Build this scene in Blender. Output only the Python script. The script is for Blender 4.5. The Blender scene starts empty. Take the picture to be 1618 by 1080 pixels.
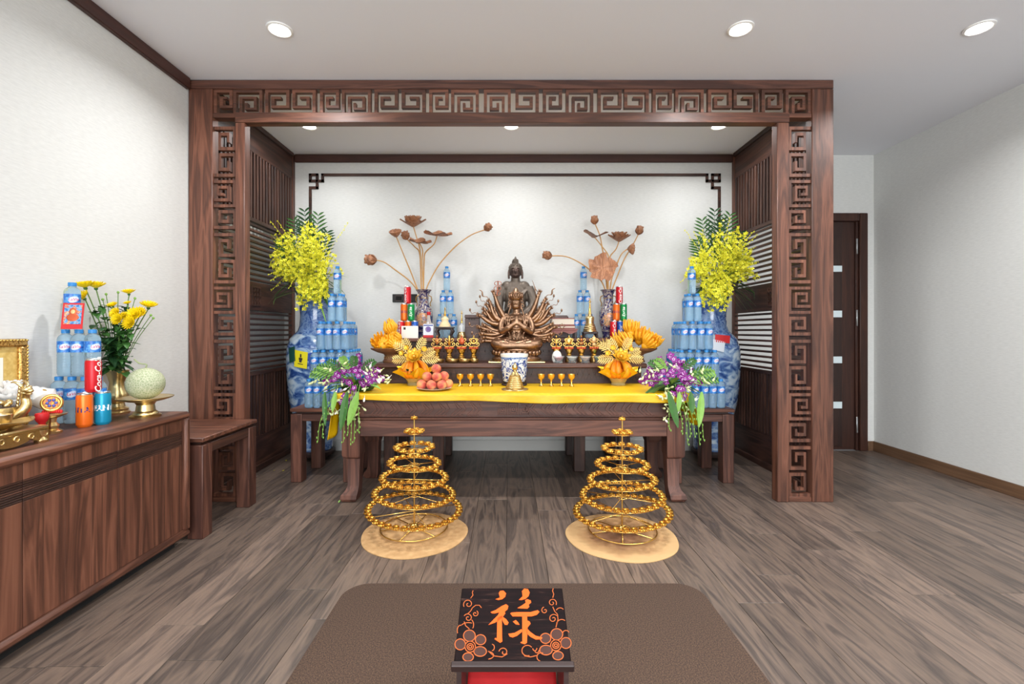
import bpy, bmesh, math, random
from mathutils import Vector, Matrix

# ---------------------------------------------------------------- camera, light, exposure
SC = bpy.context.scene
COL = SC.collection
F, VX, VY, CH = 735.0, 804.0, 522.0, 1.10      # focal length in pixels (1618 wide), vanishing point, eye height
cam_d = bpy.data.cameras.new('camera')
cam_d.sensor_fit = 'HORIZONTAL'; cam_d.sensor_width = 36.0
cam_d.lens = F / 1618.0 * 36.0
cam_d.shift_x = (809.0 - VX) / 1618.0
cam_d.shift_y = -(540.0 - VY) / 1618.0
cam_d.clip_start = 0.05
cam = bpy.data.objects.new('camera', cam_d); COL.objects.link(cam)
cam.location = (0, 0, CH); cam.rotation_euler = (math.pi / 2, 0, 0)
SC.camera = cam

W = bpy.data.worlds.new('world'); SC.world = W; W.use_nodes = True
W.node_tree.nodes['Background'].inputs[0].default_value = (0.93, 0.97, 1.0, 1)
W.node_tree.nodes['Background'].inputs[1].default_value = 2.6

SC.view_settings.view_transform = 'Standard'
SC.view_settings.look = 'None'
SC.view_settings.gamma = 1.0
SC.view_settings.use_curve_mapping = False
SC.view_settings.exposure = -0.22

WL, WR, WB, WF, HC = -2.06, 3.35, 4.27, -3.2, 2.71      # left/right/back/front wall, ceiling height

def lamp(loc, power, size=0.10, spread=150, rot=(0, 0, 0), shape='DISK', sy=None, col=(0.995, 0.995, 1.0)):
    d = bpy.data.lights.new('lamp', 'AREA'); d.shape = shape; d.size = size
    if sy: d.size_y = sy
    d.energy = power; d.spread = math.radians(spread); d.color = col
    o = bpy.data.objects.new('lamp', d); COL.objects.link(o)
    o.location = loc; o.rotation_euler = rot
    return o
ROOM_W, ALC_W = 21.0, 9.0
# fill light added behind the camera, as if from unseen windows
lamp((0.65, WF + 0.10, 1.45), 190.0, 3.9, 170, (math.pi / 2, 0, 0), 'RECTANGLE', 2.1, (0.95, 0.98, 1.0))

# ---------------------------------------------------------------- helpers
def at(px, py, Y):
    return Vector(((px - VX) / F * Y, Y, CH - (py - VY) / F * Y))
def xat(px, Y): return (px - VX) / F * Y
def zat(py, Y): return CH - (py - VY) / F * Y
def lin(c):
    return tuple((v / 255.0 / 12.92 if v / 255.0 <= 0.04045 else ((v / 255.0 + 0.055) / 1.055) ** 2.4) for v in c)

class MB:
    def __init__(s): s.v = []; s.f = []; s.mi = []; s.m = 0
    def add(s, vs, fs, M=None):
        b = len(s.v)
        if M is not None: vs = [M @ Vector(p) for p in vs]
        s.v.extend([tuple(p) for p in vs])
        for f in fs:
            s.f.append(tuple(b + i for i in f)); s.mi.append(s.m)
        return s
    def box(s, x0, x1, y0, y1, z0, z1, c=0.0, M=None):
        if x0 > x1: x0, x1 = x1, x0
        if y0 > y1: y0, y1 = y1, y0
        if z0 > z1: z0, z1 = z1, z0
        if c <= 0:
            vs = [(x, y, z) for x in (x0, x1) for y in (y0, y1) for z in (z0, z1)]
            fs = [(0, 1, 3, 2), (4, 6, 7, 5), (0, 4, 5, 1), (2, 3, 7, 6), (0, 2, 6, 4), (1, 5, 7, 3)]
            return s.add(vs, fs, M)
        c = min(c, (x1 - x0) * .45, (y1 - y0) * .45, (z1 - z0) * .45)
        vs = []; ix = {}
        P = ((x0, x1), (y0, y1), (z0, z1)); I = ((x0 + c, x1 - c), (y0 + c, y1 - c), (z0 + c, z1 - c))
        for a in (0, 1):
            for b in (0, 1):
                for d in (0, 1):
                    for k in range(3):
                        k3 = (a, b, d)
                        vs.append(tuple(P[j][k3[j]] if j == k else I[j][k3[j]] for j in range(3)))
                        ix[(a, b, d, k)] = len(vs) - 1
        fs = []
        for sgn in (0, 1):
            fs.append([ix[(sgn, b, d, 0)] for b, d in ((0, 0), (1, 0), (1, 1), (0, 1))])
            fs.append([ix[(b, sgn, d, 1)] for b, d in ((0, 0), (1, 0), (1, 1), (0, 1))])
            fs.append([ix[(b, d, sgn, 2)] for b, d in ((0, 0), (1, 0), (1, 1), (0, 1))])
        for b in (0, 1):
            for d in (0, 1):
                fs.append([ix[(0, b, d, 1)], ix[(1, b, d, 1)], ix[(1, b, d, 2)], ix[(0, b, d, 2)]])
                fs.append([ix[(b, 0, d, 0)], ix[(b, 1, d, 0)], ix[(b, 1, d, 2)], ix[(b, 0, d, 2)]])
                fs.append([ix[(b, d, 0, 0)], ix[(b, d, 1, 0)], ix[(b, d, 1, 1)], ix[(b, d, 0, 1)]])
        for a in (0, 1):
            for b in (0, 1):
                for d in (0, 1):
                    fs.append([ix[(a, b, d, 0)], ix[(a, b, d, 1)], ix[(a, b, d, 2)]])
        return s.add(vs, fs, M)
    def lathe(s, prof, n=24, c=(0, 0, 0), M=None, sx=1.0, sy=1.0, rf=None):
        vs = []; fs = []; rings = []
        for (r, z) in prof:
            if r <= 1e-6:
                rings.append([len(vs)]); vs.append((c[0], c[1], c[2] + z))
            else:
                ring = []
                for i in range(n):
                    a = 2 * math.pi * i / n
                    rr = r * (rf(a, z) if rf else 1.0)
                    ring.append(len(vs)); vs.append((c[0] + rr * sx * math.cos(a), c[1] + rr * sy * math.sin(a), c[2] + z))
                rings.append(ring)
        for A, B in zip(rings[:-1], rings[1:]):
            if len(A) == 1 and len(B) == 1: continue
            for i in range(n):
                j = (i + 1) % n
                if len(A) == 1: fs.append((A[0], B[i], B[j]))
                elif len(B) == 1: fs.append((A[i], A[j], B[0]))
                else: fs.append((A[i], A[j], B[j], B[i]))
        return s.add(vs, fs, M)
    def ball(s, c, r, nu=12, nv=8, M=None):
        if not hasattr(r, '__len__'): r = (r, r, r)
        pr = [(math.sin(math.pi * k / nv), -math.cos(math.pi * k / nv)) for k in range(nv + 1)]
        pr[0] = (0, -1); pr[-1] = (0, 1)
        T = Matrix.Translation(c) @ Matrix.Diagonal((r[0], r[1], r[2], 1))
        return s.lathe(pr, nu, M=(M @ T) if M is not None else T)
    def tube(s, pts, rad, n=8, caps=True, M=None, flat=None):
        pts = [Vector(p) for p in pts]
        if not hasattr(rad, '__len__'): rad = [rad] * len(pts)
        if len(rad) != len(pts):
            q = []
            for i in range(len(pts)):
                u = i / max(1, len(pts) - 1) * (len(rad) - 1); k = min(int(u), len(rad) - 2); q.append(rad[k] + (rad[k + 1] - rad[k]) * (u - k))
            rad = q
        vs = []; fs = []
        up = None
        for i, p in enumerate(pts):
            t = (pts[min(i + 1, len(pts) - 1)] - pts[max(i - 1, 0)])
            if t.length < 1e-9: t = Vector((0, 0, 1))
            t.normalize()
            if up is None:
                a = Vector((0, 0, 1)) if abs(t.z) < .9 else Vector((1, 0, 0))
                up = (a - t * a.dot(t)).normalized()
            else:
                up = up - t * up.dot(t)
                up = up.normalized() if up.length > 1e-6 else Vector((1, 0, 0))
            sd = t.cross(up)
            for k in range(n):
                a = 2 * math.pi * k / n
                fl = flat if flat else 1.0
                vs.append(p + (up * math.sin(a) * fl + sd * math.cos(a)) * rad[i])
        for i in range(len(pts) - 1):
            for k in range(n):
                j = (k + 1) % n
                fs.append((i * n + k, i * n + j, (i + 1) * n + j, (i + 1) * n + k))
        if caps:
            fs.append(tuple(range(n))[::-1]); fs.append(tuple((len(pts) - 1) * n + k for k in range(n)))
        return s.add(vs, fs, M)
    def prism(s, poly, h, M=None):
        n = len(poly)
        vs = [(p[0], p[1], 0) for p in poly] + [(p[0], p[1], h) for p in poly]
        fs = [tuple(range(n))[::-1], tuple(range(n, 2 * n))] + [(i, (i + 1) % n, n + (i + 1) % n, n + i) for i in range(n)]
        return s.add(vs, fs, M)
    def grid(s, fn, nu, nv, M=None):
        vs = [fn(i / nu, j / nv) for j in range(nv + 1) for i in range(nu + 1)]
        fs = [(j * (nu + 1) + i, j * (nu + 1) + i + 1, (j + 1) * (nu + 1) + i + 1, (j + 1) * (nu + 1) + i) for j in range(nv) for i in range(nu)]
        return s.add(vs, fs, M)
    def torus(s, c, R, r, n=24, k=8, M=None, axis='z', sx=1.0, sy=1.0):
        pts = []
        vs = []; fs = []
        for i in range(n):
            a = 2 * math.pi * i / n
            for j in range(k):
                b = 2 * math.pi * j / k
                q = R + r * math.cos(b)
                p = (q * math.cos(a) * sx, q * math.sin(a) * sy, r * math.sin(b))
                if axis == 'y': p = (p[0], p[2], p[1])
                if axis == 'x': p = (p[2], p[0], p[1])
                vs.append((p[0] + c[0], p[1] + c[1], p[2] + c[2]))
        for i in range(n):
            for j in range(k):
                a, b = (i + 1) % n, (j + 1) % k
                fs.append((i * k + j, a * k + j, a * k + b, i * k + b))
        return s.add(vs, fs, M)
    def mesh(s, name, mats, off=(0, 0, 0), smooth=40):
        me = bpy.data.meshes.new(name)
        o = Vector(off)
        me.from_pydata([tuple(Vector(p) - o) for p in s.v], [], s.f)
        for m in mats: me.materials.append(m)
        if len(mats) > 1: me.polygons.foreach_set('material_index', s.mi)
        bm = bmesh.new(); bm.from_mesh(me); bmesh.ops.recalc_face_normals(bm, faces=bm.faces[:]); bm.to_mesh(me); bm.free()
        if smooth:
            me.polygons.foreach_set('use_smooth', [True] * len(me.polygons))
            if smooth < 179: me.set_sharp_from_angle(angle=math.radians(smooth))
        me.update()
        return me
    def build(s, name, mats, parent=None, smooth=40, origin=None):
        if not isinstance(mats, (list, tuple)): mats = [mats]
        if parent is not None: off = wloc(parent)
        elif origin is not None: off = Vector(origin)
        else:
            xs = [p[0] for p in s.v]; ys = [p[1] for p in s.v]; zs = [p[2] for p in s.v]
            off = Vector(((min(xs) + max(xs)) / 2, (min(ys) + max(ys)) / 2, min(zs)))
        o = bpy.data.objects.new(name, s.mesh(name, mats, off, smooth)); COL.objects.link(o)
        if parent is not None: o.parent = parent
        else: o.location = off
        return o
def wloc(o):
    p = Vector((0, 0, 0))
    while o is not None: p += o.location; o = o.parent
    return p
def tag(o, label, cat, group=None):
    o['label'] = label; o['category'] = cat
    if group: o['group'] = group
    return o
def thing(name, label, cat, loc=(0, 0, 0), group=None):
    o = bpy.data.objects.new(name, None); COL.objects.link(o); o.location = loc; o.empty_display_size = .05
    return tag(o, label, cat, group)
def struct(o): o['kind'] = 'structure'; return o
KIDS = {}
def kids(o): return [c for c in bpy.data.objects if c.parent == o]
def copy_tree(o, parent=None, tree=None):
    if tree is None: tree = snapshot(o)
    c = o.copy(); COL.objects.link(c); c.parent = parent
    for ch, sub in tree: copy_tree(ch, c, sub)
    return c
def snapshot(o): return [(k, snapshot(k)) for k in kids(o)]
def copy_at(proto, tree, loc, rz=0.0, label=None, group=None, scale=None):
    c = copy_tree(proto, None, tree); c.location = loc; c.rotation_euler = (0, 0, rz)
    if label: c['label'] = label
    if group: c['group'] = group
    if scale: c.scale = (scale,) * 3
    return c
def dup_part(o, parent, loc, rot=(0, 0, 0), scale=None):
    c = o.copy(); COL.objects.link(c); c.parent = parent; c.location = loc; c.rotation_euler = rot
    if scale: c.scale = scale if hasattr(scale, '__len__') else (scale,) * 3
    return c
def discard(o):
    for k in kids(o): discard(k)
    bpy.data.objects.remove(o, do_unlink=True)
def fuse(mb, voxel, name, mat, parent=None, origin=None, smooth_it=2):
    """one continuous skin over overlapping volumes"""
    t = mb.build(name + '_raw', mat, None, 179, origin=(0, 0, 0)); t.location = (0, 0, 0)
    m = t.modifiers.new('r', 'REMESH'); m.mode = 'VOXEL'; m.voxel_size = voxel; m.use_smooth_shade = True
    if smooth_it:
        q = t.modifiers.new('s', 'SMOOTH'); q.iterations = smooth_it; q.factor = .5
    dg = bpy.context.evaluated_depsgraph_get(); dg.update()
    me = bpy.data.meshes.new_from_object(t.evaluated_get(dg))
    bpy.data.objects.remove(t, do_unlink=True)
    off = wloc(parent) if parent is not None else Vector(origin)
    for v in me.vertices: v.co -= off
    me.materials.clear(); me.materials.append(mat)
    o = bpy.data.objects.new(name, me); COL.objects.link(o)
    if parent is not None: o.parent = parent
    else: o.location = off
    return o
_tx = {}
def text_geo(s, size=1.0, shear=0.0, bold=0.0):
    k = (s, shear, bold)
    if k not in _tx:
        cu = bpy.data.curves.new('t', 'FONT'); cu.body = s; cu.size = 1.0; cu.shear = shear; cu.offset = bold
        cu.align_x = 'CENTER'; cu.align_y = 'CENTER'; cu.resolution_u = 2
        o = bpy.data.objects.new('t', cu); COL.objects.link(o)
        dg = bpy.context.evaluated_depsgraph_get(); dg.update()
        me = bpy.data.meshes.new_from_object(o.evaluated_get(dg))
        _tx[k] = ([tuple(v.co) for v in me.vertices], [tuple(p.vertices) for p in me.polygons])
        bpy.data.objects.remove(o, do_unlink=True); bpy.data.curves.remove(cu); bpy.data.meshes.remove(me)
    vs, fs = _tx[k]
    return [(v[0] * size, v[1] * size, v[2]) for v in vs], fs
def wrap_text(mb, s, size, r, z, a0=0.0, vertical=False, shear=0.0, bold=0.0, sx=1.0):
    """lettering lying on a cylinder about the z axis, centred on angle a0 (a0=0 looks towards -y)"""
    vs, fs = text_geo(s, size, shear, bold)
    out = []
    for (x, y, _) in vs:
        if vertical: x, y = -y, x
        a = a0 + x * sx / r
        out.append((r * math.sin(a), -r * math.cos(a), z + y))
    mb.add(out, fs)
def rnd(a, b): return RG.uniform(a, b)
RG = random.Random(11)

# ---------------------------------------------------------------- materials
MATS = {}
def _new(name):
    m = bpy.data.materials.new(name); m.use_nodes = True
    return m, m.node_tree, m.node_tree.nodes['Principled BSDF']
def plain(name, c, rough=.5, metal=0.0, var=0.0, bump=0.0, bscale=60.0, coat=0.0, trans=0.0, ior=1.45, alpha=None, emit=None, sub=0.0, spec=None):
    m, nt, b = _new(name); L = nt.links.new
    col = lin(c)
    b.inputs['Base Color'].default_value = (*col, 1); b.inputs['Roughness'].default_value = rough; b.inputs['Metallic'].default_value = metal
    b.inputs['Coat Weight'].default_value = coat; b.inputs['Transmission Weight'].default_value = trans; b.inputs['IOR'].default_value = ior
    if spec is not None: b.inputs['Specular IOR Level'].default_value = spec
    if sub: b.inputs['Subsurface Weight'].default_value = sub; b.inputs['Subsurface Radius'].default_value = (.02, .01, .006)
    if emit: b.inputs['Emission Color'].default_value = (*lin(emit[0]), 1); b.inputs['Emission Strength'].default_value = emit[1]
    if var or bump:
        tc = nt.nodes.new('ShaderNodeTexCoord'); nz = nt.nodes.new('ShaderNodeTexNoise'); nz.inputs['Scale'].default_value = bscale
        nz.inputs['Detail'].default_value = 3
        L(tc.outputs['Object'], nz.inputs['Vector'])
        if var:
            mx = nt.nodes.new('ShaderNodeMixRGB')
            mx.inputs[1].default_value = (*[max(0, v * (1 - var)) for v in col], 1); mx.inputs[2].default_value = (*[min(1, v * (1 + var)) for v in col], 1)
            L(nz.outputs['Fac'], mx.inputs[0]); L(mx.outputs[0], b.inputs['Base Color'])
        if bump:
            bp = nt.nodes.new('ShaderNodeBump'); bp.inputs['Strength'].default_value = bump; bp.inputs['Distance'].default_value = .004
            L(nz.outputs['Fac'], bp.inputs['Height']); L(bp.outputs[0], b.inputs['Normal'])
    MATS[name] = m
    return m
def ramp(nt, stops):
    r = nt.nodes.new('ShaderNodeValToRGB'); e = r.color_ramp.elements
    while len(e) < len(stops): e.new(0.5)
    for el, (p, c) in zip(e, stops): el.position = p; el.color = (*lin(c), 1)
    return r
def wood(name, cols, axis='z', rough=.5, sc=1.0, across=13.0, along=1.1, dist=1.2, fibre=.38, varo=.22, bump=.12, coat=.05, rings=7.0):
    m, nt, b = _new(name); L = nt.links.new; N = nt.nodes.new
    tc = N('ShaderNodeTexCoord'); oi = N('ShaderNodeObjectInfo')
    mul = N('ShaderNodeVectorMath'); mul.operation = 'SCALE'; mul.inputs[0].default_value = (13.7, 7.3, 21.1); L(oi.outputs['Random'], mul.inputs['Scale'])
    ad = N('ShaderNodeVectorMath'); ad.operation = 'ADD'; L(tc.outputs['Object'], ad.inputs[0]); L(mul.outputs[0], ad.inputs[1])
    mp = N('ShaderNodeMapping'); s = [across * sc] * 3; s['xyz'.index(axis)] = along * sc; mp.inputs['Scale'].default_value = s
    L(ad.outputs[0], mp.inputs['Vector'])
    n1 = N('ShaderNodeTexNoise'); n1.inputs['Scale'].default_value = 1.0; n1.inputs['Detail'].default_value = 5; n1.inputs['Distortion'].default_value = dist
    L(mp.outputs[0], n1.inputs['Vector'])
    # growth rings: the noise value itself is folded into bands
    fr = N('ShaderNodeMath'); fr.operation = 'MULTIPLY'; fr.inputs[1].default_value = rings; L(n1.outputs['Fac'], fr.inputs[0])
    pp = N('ShaderNodeMath'); pp.operation = 'PINGPONG'; pp.inputs[1].default_value = 1.0; L(fr.outputs[0], pp.inputs[0])
    mp2 = N('ShaderNodeMapping'); s = [90.0 * sc] * 3; s['xyz'.index(axis)] = 3.0 * sc; mp2.inputs['Scale'].default_value = s; L(ad.outputs[0], mp2.inputs['Vector'])
    n2 = N('ShaderNodeTexNoise'); n2.inputs['Scale'].default_value = 1.0; n2.inputs['Detail'].default_value = 3; L(mp2.outputs[0], n2.inputs['Vector'])
    mixf = N('ShaderNodeMixRGB'); mixf.inputs[0].default_value = fibre; L(pp.outputs[0], mixf.inputs[1]); L(n2.outputs['Fac'], mixf.inputs[2])
    r = ramp(nt, cols); L(mixf.outputs[0], r.inputs[0])
    hv = N('ShaderNodeHueSaturation')
    mr = N('ShaderNodeMapRange'); mr.inputs['To Min'].default_value = 1 - varo; mr.inputs['To Max'].default_value = 1 + varo
    L(oi.outputs['Random'], mr.inputs[0]); L(mr.outputs[0], hv.inputs['Value']); L(r.outputs[0], hv.inputs['Color'])
    L(hv.outputs[0], b.inputs['Base Color'])
    b.inputs['Roughness'].default_value = rough; b.inputs['Coat Weight'].default_value = coat; b.inputs['Coat Roughness'].default_value = .3
    bp = N('ShaderNodeBump'); bp.inputs['Strength'].default_value = bump; bp.inputs['Distance'].default_value = .002
    L(n2.outputs['Fac'], bp.inputs['Height']); L(bp.outputs[0], b.inputs['Normal'])
    MATS[name] = m
    return m
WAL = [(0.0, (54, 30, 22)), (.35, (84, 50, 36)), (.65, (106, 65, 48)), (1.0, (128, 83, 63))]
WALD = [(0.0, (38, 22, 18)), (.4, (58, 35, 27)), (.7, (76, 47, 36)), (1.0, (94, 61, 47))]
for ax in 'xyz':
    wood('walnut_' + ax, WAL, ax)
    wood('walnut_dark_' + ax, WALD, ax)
wood('walnut_red_x', [(0.0, (52, 29, 23)), (.4, (76, 45, 35)), (.7, (96, 60, 47)), (1.0, (114, 74, 59))], 'x')
wood('walnut_red_z', [(0.0, (52, 29, 23)), (.4, (76, 45, 35)), (.7, (96, 60, 47)), (1.0, (114, 74, 59))], 'z')
wood('trim_wood_x', [(0.0, (52, 29, 23)), (.5, (68, 39, 31)), (1.0, (84, 50, 40))], 'x', fibre=.5, varo=.05)
wood('trim_wood_y', [(0.0, (52, 29, 23)), (.5, (68, 39, 31)), (1.0, (84, 50, 40))], 'y', fibre=.5, varo=.05)
wood('baseboard_wood', [(0.0, (86, 62, 44)), (.5, (106, 78, 56)), (1.0, (122, 92, 68))], 'y', fibre=.5, varo=.05, along=.6)
wood('door_wood', [(0.0, (40, 20, 14)), (.5, (58, 30, 20)), (1.0, (76, 42, 28))], 'z', fibre=.5, varo=.12)
wood('door_dark', [(0.0, (30, 16, 12)), (.5, (42, 22, 16)), (1.0, (54, 30, 22))], 'z', fibre=.5, varo=.08)
wood('plank_wood', [(0.0, (51, 43, 40)), (.28, (78, 67, 61)), (.6, (103, 88, 78)), (1.0, (125, 106, 91))], 'y', rough=.45, across=16, along=1.6, fibre=.48, varo=.24, dist=1.5, bump=.2, coat=0.05, rings=6.5)
wood('black_wood', [(0.0, (34, 22, 20)), (.5, (48, 32, 30)), (1.0, (64, 44, 40))], 'x', fibre=.5, varo=.1)
wood('lotus_wood', [(0.0, (122, 78, 52)), (.5, (162, 110, 78)), (1.0, (190, 138, 102))], 'z', sc=3.0, fibre=.3, varo=.12, coat=0)
wood('dish_wood', [(0.0, (96, 62, 40)), (.5, (128, 86, 56)), (1.0, (156, 110, 74))], 'x', sc=4.0, varo=.05)
plain('seam', (38, 30, 27), .8)
plain('stem_gold', (196, 150, 92), .45, var=.15)
plain('brass', (220, 196, 142), .28, 1.0, bump=.12, bscale=90)
plain('brass_old', (196, 168, 112), .36, 1.0, var=.2, bump=.25, bscale=120)
plain('gold', (236, 198, 112), .28, 1.0)
plain('gold_cup', (240, 186, 84), .30, 1.0)
plain('gold_dark', (176, 142, 88), .3, 1.0)
plain('bronze', (150, 118, 94), .36, 1.0, var=.3, bump=.35, bscale=75)
plain('bronze_grey', (112, 102, 93), .5, .75, var=.22, bump=.3, bscale=60)
plain('bronze_face', (88, 72, 66), .42, .75)
plain('black_metal', (26, 25, 25), .5)
plain('steel', (205, 207, 208), .28, 1.0)
plain('white_ceramic', (236, 236, 232), .2, coat=.4)
plain('white_paint', (224, 224, 220), .5)
plain('frost', (214, 228, 232), .5)
plain('red_paint', (196, 28, 34), .45)
plain('red_cloth', (170, 8, 14), .75, var=.2, bscale=14, bump=.2)
plain('cap_blue', (44, 128, 196), .35)
plain('paper_yellow', (238, 222, 30), .6); plain('paper_green', (22, 76, 66), .6); plain('paper_blue', (40, 74, 160), .6)
plain('paper_red', (206, 40, 44), .6); plain('paper_white', (226, 232, 240), .6); plain('ink', (52, 46, 42), .6)
plain('orange_paint', (228, 88, 6), .5); plain('orange_line', (176, 84, 28), .55)
plain('leaf', (62, 108, 48), .5, var=.35, bscale=30, sub=.05); plain('leaf_dark', (40, 78, 42), .5, var=.3, bscale=30)
plain('leaf_light', (128, 172, 78), .5, var=.25, bscale=30, sub=.05); plain('stem_green', (104, 140, 70), .55)
plain('bud_green', (206, 214, 158), .5, var=.15); plain('bud_white', (240, 236, 226), .5)
plain('petal_yellow', (246, 240, 62), .55, var=.12, bscale=40, sub=.1); plain('petal_deep', (214, 206, 40), .55)
plain('mum_yellow', (252, 222, 22), .55, var=.1, bscale=60, sub=.1)
plain('petal_purple', (126, 20, 122), .5, var=.25, bscale=70, sub=.1); plain('petal_pale', (230, 190, 228), .5, sub=.1); plain('petal_dark', (96, 12, 100), .5)
plain('citron', (240, 170, 32), .45, var=.2, bscale=45, bump=.15, sub=.1)
plain('orange_fruit', (242, 136, 22), .42, var=.2, bscale=40)
plain('foil', (236, 196, 50), .28, .75, bump=.5, bscale=60); plain('gold_leaf', (226, 200, 128), .35, .5, var=.2, bscale=90)
plain('cellophane', (236, 222, 160), .15, trans=.7, ior=1.1)
plain('glass', (240, 246, 248), .05, trans=.85, ior=1.35); plain('crystal', (236, 240, 242), .12, trans=.45, ior=1.45)
plain('bottle', (202, 232, 251), .07, trans=.78, ior=1.25)
plain('bag_clear', (226, 236, 246), .2, trans=.6, ior=1.05)
plain('can_red', (200, 24, 36), .3, .3); plain('can_orange', (238, 110, 28), .3, .3); plain('can_teal', (20, 140, 178), .3, .3); plain('can_green', (22, 142, 74), .3, .3); plain('can_blue', (36, 88, 176), .3, .3)
plain('liquor', (222, 214, 208), .15, trans=.5, ior=1.4)
plain('book_red', (146, 92, 86), .6); plain('book_pages', (226, 216, 200), .8, var=.1, bscale=200); plain('book_dark', (84, 70, 66), .6)
plain('melon_stem', (150, 160, 120), .7)

plain('lamp_rim', (240, 240, 238), .4)
plain('lamp_glow', (255, 252, 246), .5, emit=((255, 250, 242), 16.0))
plain('plate_pink', (222, 206, 206), .25, coat=.3)
plain('ceiling_paint', (233, 235, 241), .8)
plain('baseboard_white', (206, 206, 202), .6)
plain('dark_void', (22, 20, 20), .9)
def wallpaper(name, c):
    m, nt, b = _new(name); L = nt.links.new; N = nt.nodes.new
    tc = N('ShaderNodeTexCoord'); mp = N('ShaderNodeMapping'); mp.inputs['Scale'].default_value = (26, 26, 160)
    nz = N('ShaderNodeTexNoise'); nz.inputs['Scale'].default_value = 1.0; nz.inputs['Detail'].default_value = 4
    L(tc.outputs['Object'], mp.inputs[0]); L(mp.outputs[0], nz.inputs['Vector'])
    r = ramp(nt, [(.3, tuple(v * .972 for v in c)), (.7, tuple(min(255, v * 1.02) for v in c))]); L(nz.outputs['Fac'], r.inputs[0]); L(r.outputs[0], b.inputs['Base Color'])
    b.inputs['Roughness'].default_value = .75
    bp = N('ShaderNodeBump'); bp.inputs['Strength'].default_value = .05; bp.inputs['Distance'].default_value = .002; L(nz.outputs['Fac'], bp.inputs['Height']); L(bp.outputs[0], b.inputs['Normal'])
    MATS[name] = m
wallpaper('wallpaper', (217, 218, 215))
def spots(name, base, stops, scale, rough=.35, metal=0.0, kind='noise', coat=0.0, mapsc=None, dist=0.0, detail=4.0):
    m, nt, b = _new(name); L = nt.links.new; N = nt.nodes.new
    tc = N('ShaderNodeTexCoord'); mp = N('ShaderNodeMapping'); mp.inputs['Scale'].default_value = mapsc or (1, 1, 1)
    L(tc.outputs['Object'], mp.inputs[0])
    if kind == 'noise':
        nz = N('ShaderNodeTexNoise'); nz.inputs['Detail'].default_value = detail; nz.inputs['Distortion'].default_value = dist; out = 'Fac'
    else:
        nz = N('ShaderNodeTexVoronoi'); out = 'Distance'
        if kind == 'cells': nz.feature = 'DISTANCE_TO_EDGE'
    nz.inputs['Scale'].default_value = scale; L(mp.outputs[0], nz.inputs['Vector'])
    r = ramp(nt, stops); L(nz.outputs[out], r.inputs[0]); L(r.outputs[0], b.inputs['Base Color'])
    b.inputs['Roughness'].default_value = rough; b.inputs['Metallic'].default_value = metal; b.inputs['Coat Weight'].default_value = coat
    MATS[name] = m
spots('porcelain_landscape', None, [(.36, (40, 70, 132)), (.46, (92, 126, 176)), (.54, (156, 182, 210)), (.66, (196, 212, 224))], 9.0, .15, coat=.6, mapsc=(1, 1, 1.5), dist=1.2, detail=8)
spots('porcelain_blue', None, [(.30, (36, 62, 134)), (.45, (80, 114, 176)), (.55, (134, 164, 206)), (.7, (60, 92, 160))], 14.0, .15, coat=.6, dist=2.0, detail=6)
spots('porcelain_flower', None, [(.42, (34, 62, 136)), (.465, (80, 114, 176)), (.49, (214, 222, 230)), (.8, (226, 232, 234))], 34.0, .15, coat=.5, dist=1.6)
spots('cloisonne', None, [(.40, (38, 36, 78)), (.47, (66, 58, 104)), (.54, (188, 178, 160)), (.60, (48, 44, 88)), (.70, (150, 96, 70))], 24.0, .25, coat=.4, dist=1.2)
spots('cloisonne_panel', None, [(.36, (96, 120, 150)), (.46, (196, 132, 84)), (.54, (206, 160, 118)), (.62, (92, 96, 92)), (.72, (150, 120, 76))], 30.0, .25, coat=.4, dist=1.0)
spots('label_blue', None, [(.35, (20, 74, 158)), (.5, (40, 116, 200)), (.62, (110, 176, 226)), (.75, (32, 96, 186))], 55.0, .3, dist=.8)
spots('melon_skin', None, [(.0, (198, 198, 170)), (.05, (186, 188, 158)), (.12, (156, 166, 130)), (.3, (150, 160, 124))], 100.0, .6, kind='cells')
spots('peach_skin', None, [(.36, (178, 66, 58)), (.48, (204, 106, 78)), (.60, (218, 150, 94)), (.75, (214, 160, 92))], 16.0, .6, detail=2)
spots('cork', None, [(.3, (176, 138, 92)), (.6, (192, 154, 106)), (.8, (204, 168, 120))], 30.0, .9)
spots('rug', None, [(.34, (50, 37, 29)), (.5, (74, 55, 43)), (.66, (98, 75, 58))], 230.0, .95, detail=2)
spots('cork_scorched', None, [(.3, (112, 76, 54)), (.52, (168, 128, 88)), (.7, (204, 172, 126))], 9.0, .9)
spots('yellow_cloth', None, [(.3, (212, 164, 4)), (.7, (232, 188, 10))], 30.0, .45, mapsc=(1, 8, 8))
spots('board_dark', None, [(.40, (17, 9, 10)), (.60, (26, 13, 13)), (.70, (52, 34, 30)), (.78, (110, 88, 78))], 9.0, .7, mapsc=(1.5, 14, 14), dist=.5)
spots('print_picture', None, [(.36, (40, 96, 170)), (.47, (120, 180, 214)), (.55, (190, 70, 60)), (.62, (226, 190, 130)), (.75, (60, 120, 180))], 60.0, .4)
spots('gold_mat', None, [(.3, (196, 160, 82)), (.7, (222, 194, 118))], 60.0, .5)
spots('flat_gold_frame', None, [(.35, (130, 92, 40)), (.5, (196, 150, 76)), (.7, (228, 190, 112))], 140.0, .3, .6)
spots('box_wood', None, [(.3, (74, 58, 56)), (.7, (98, 78, 74))], 30.0, .5, mapsc=(.3, 1, 5))
spots('enamel', None, [(.40, (210, 160, 60)), (.50, (200, 60, 50)), (.58, (70, 120, 90)), (.66, (226, 180, 80))], 120.0, .3, .5)
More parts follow.
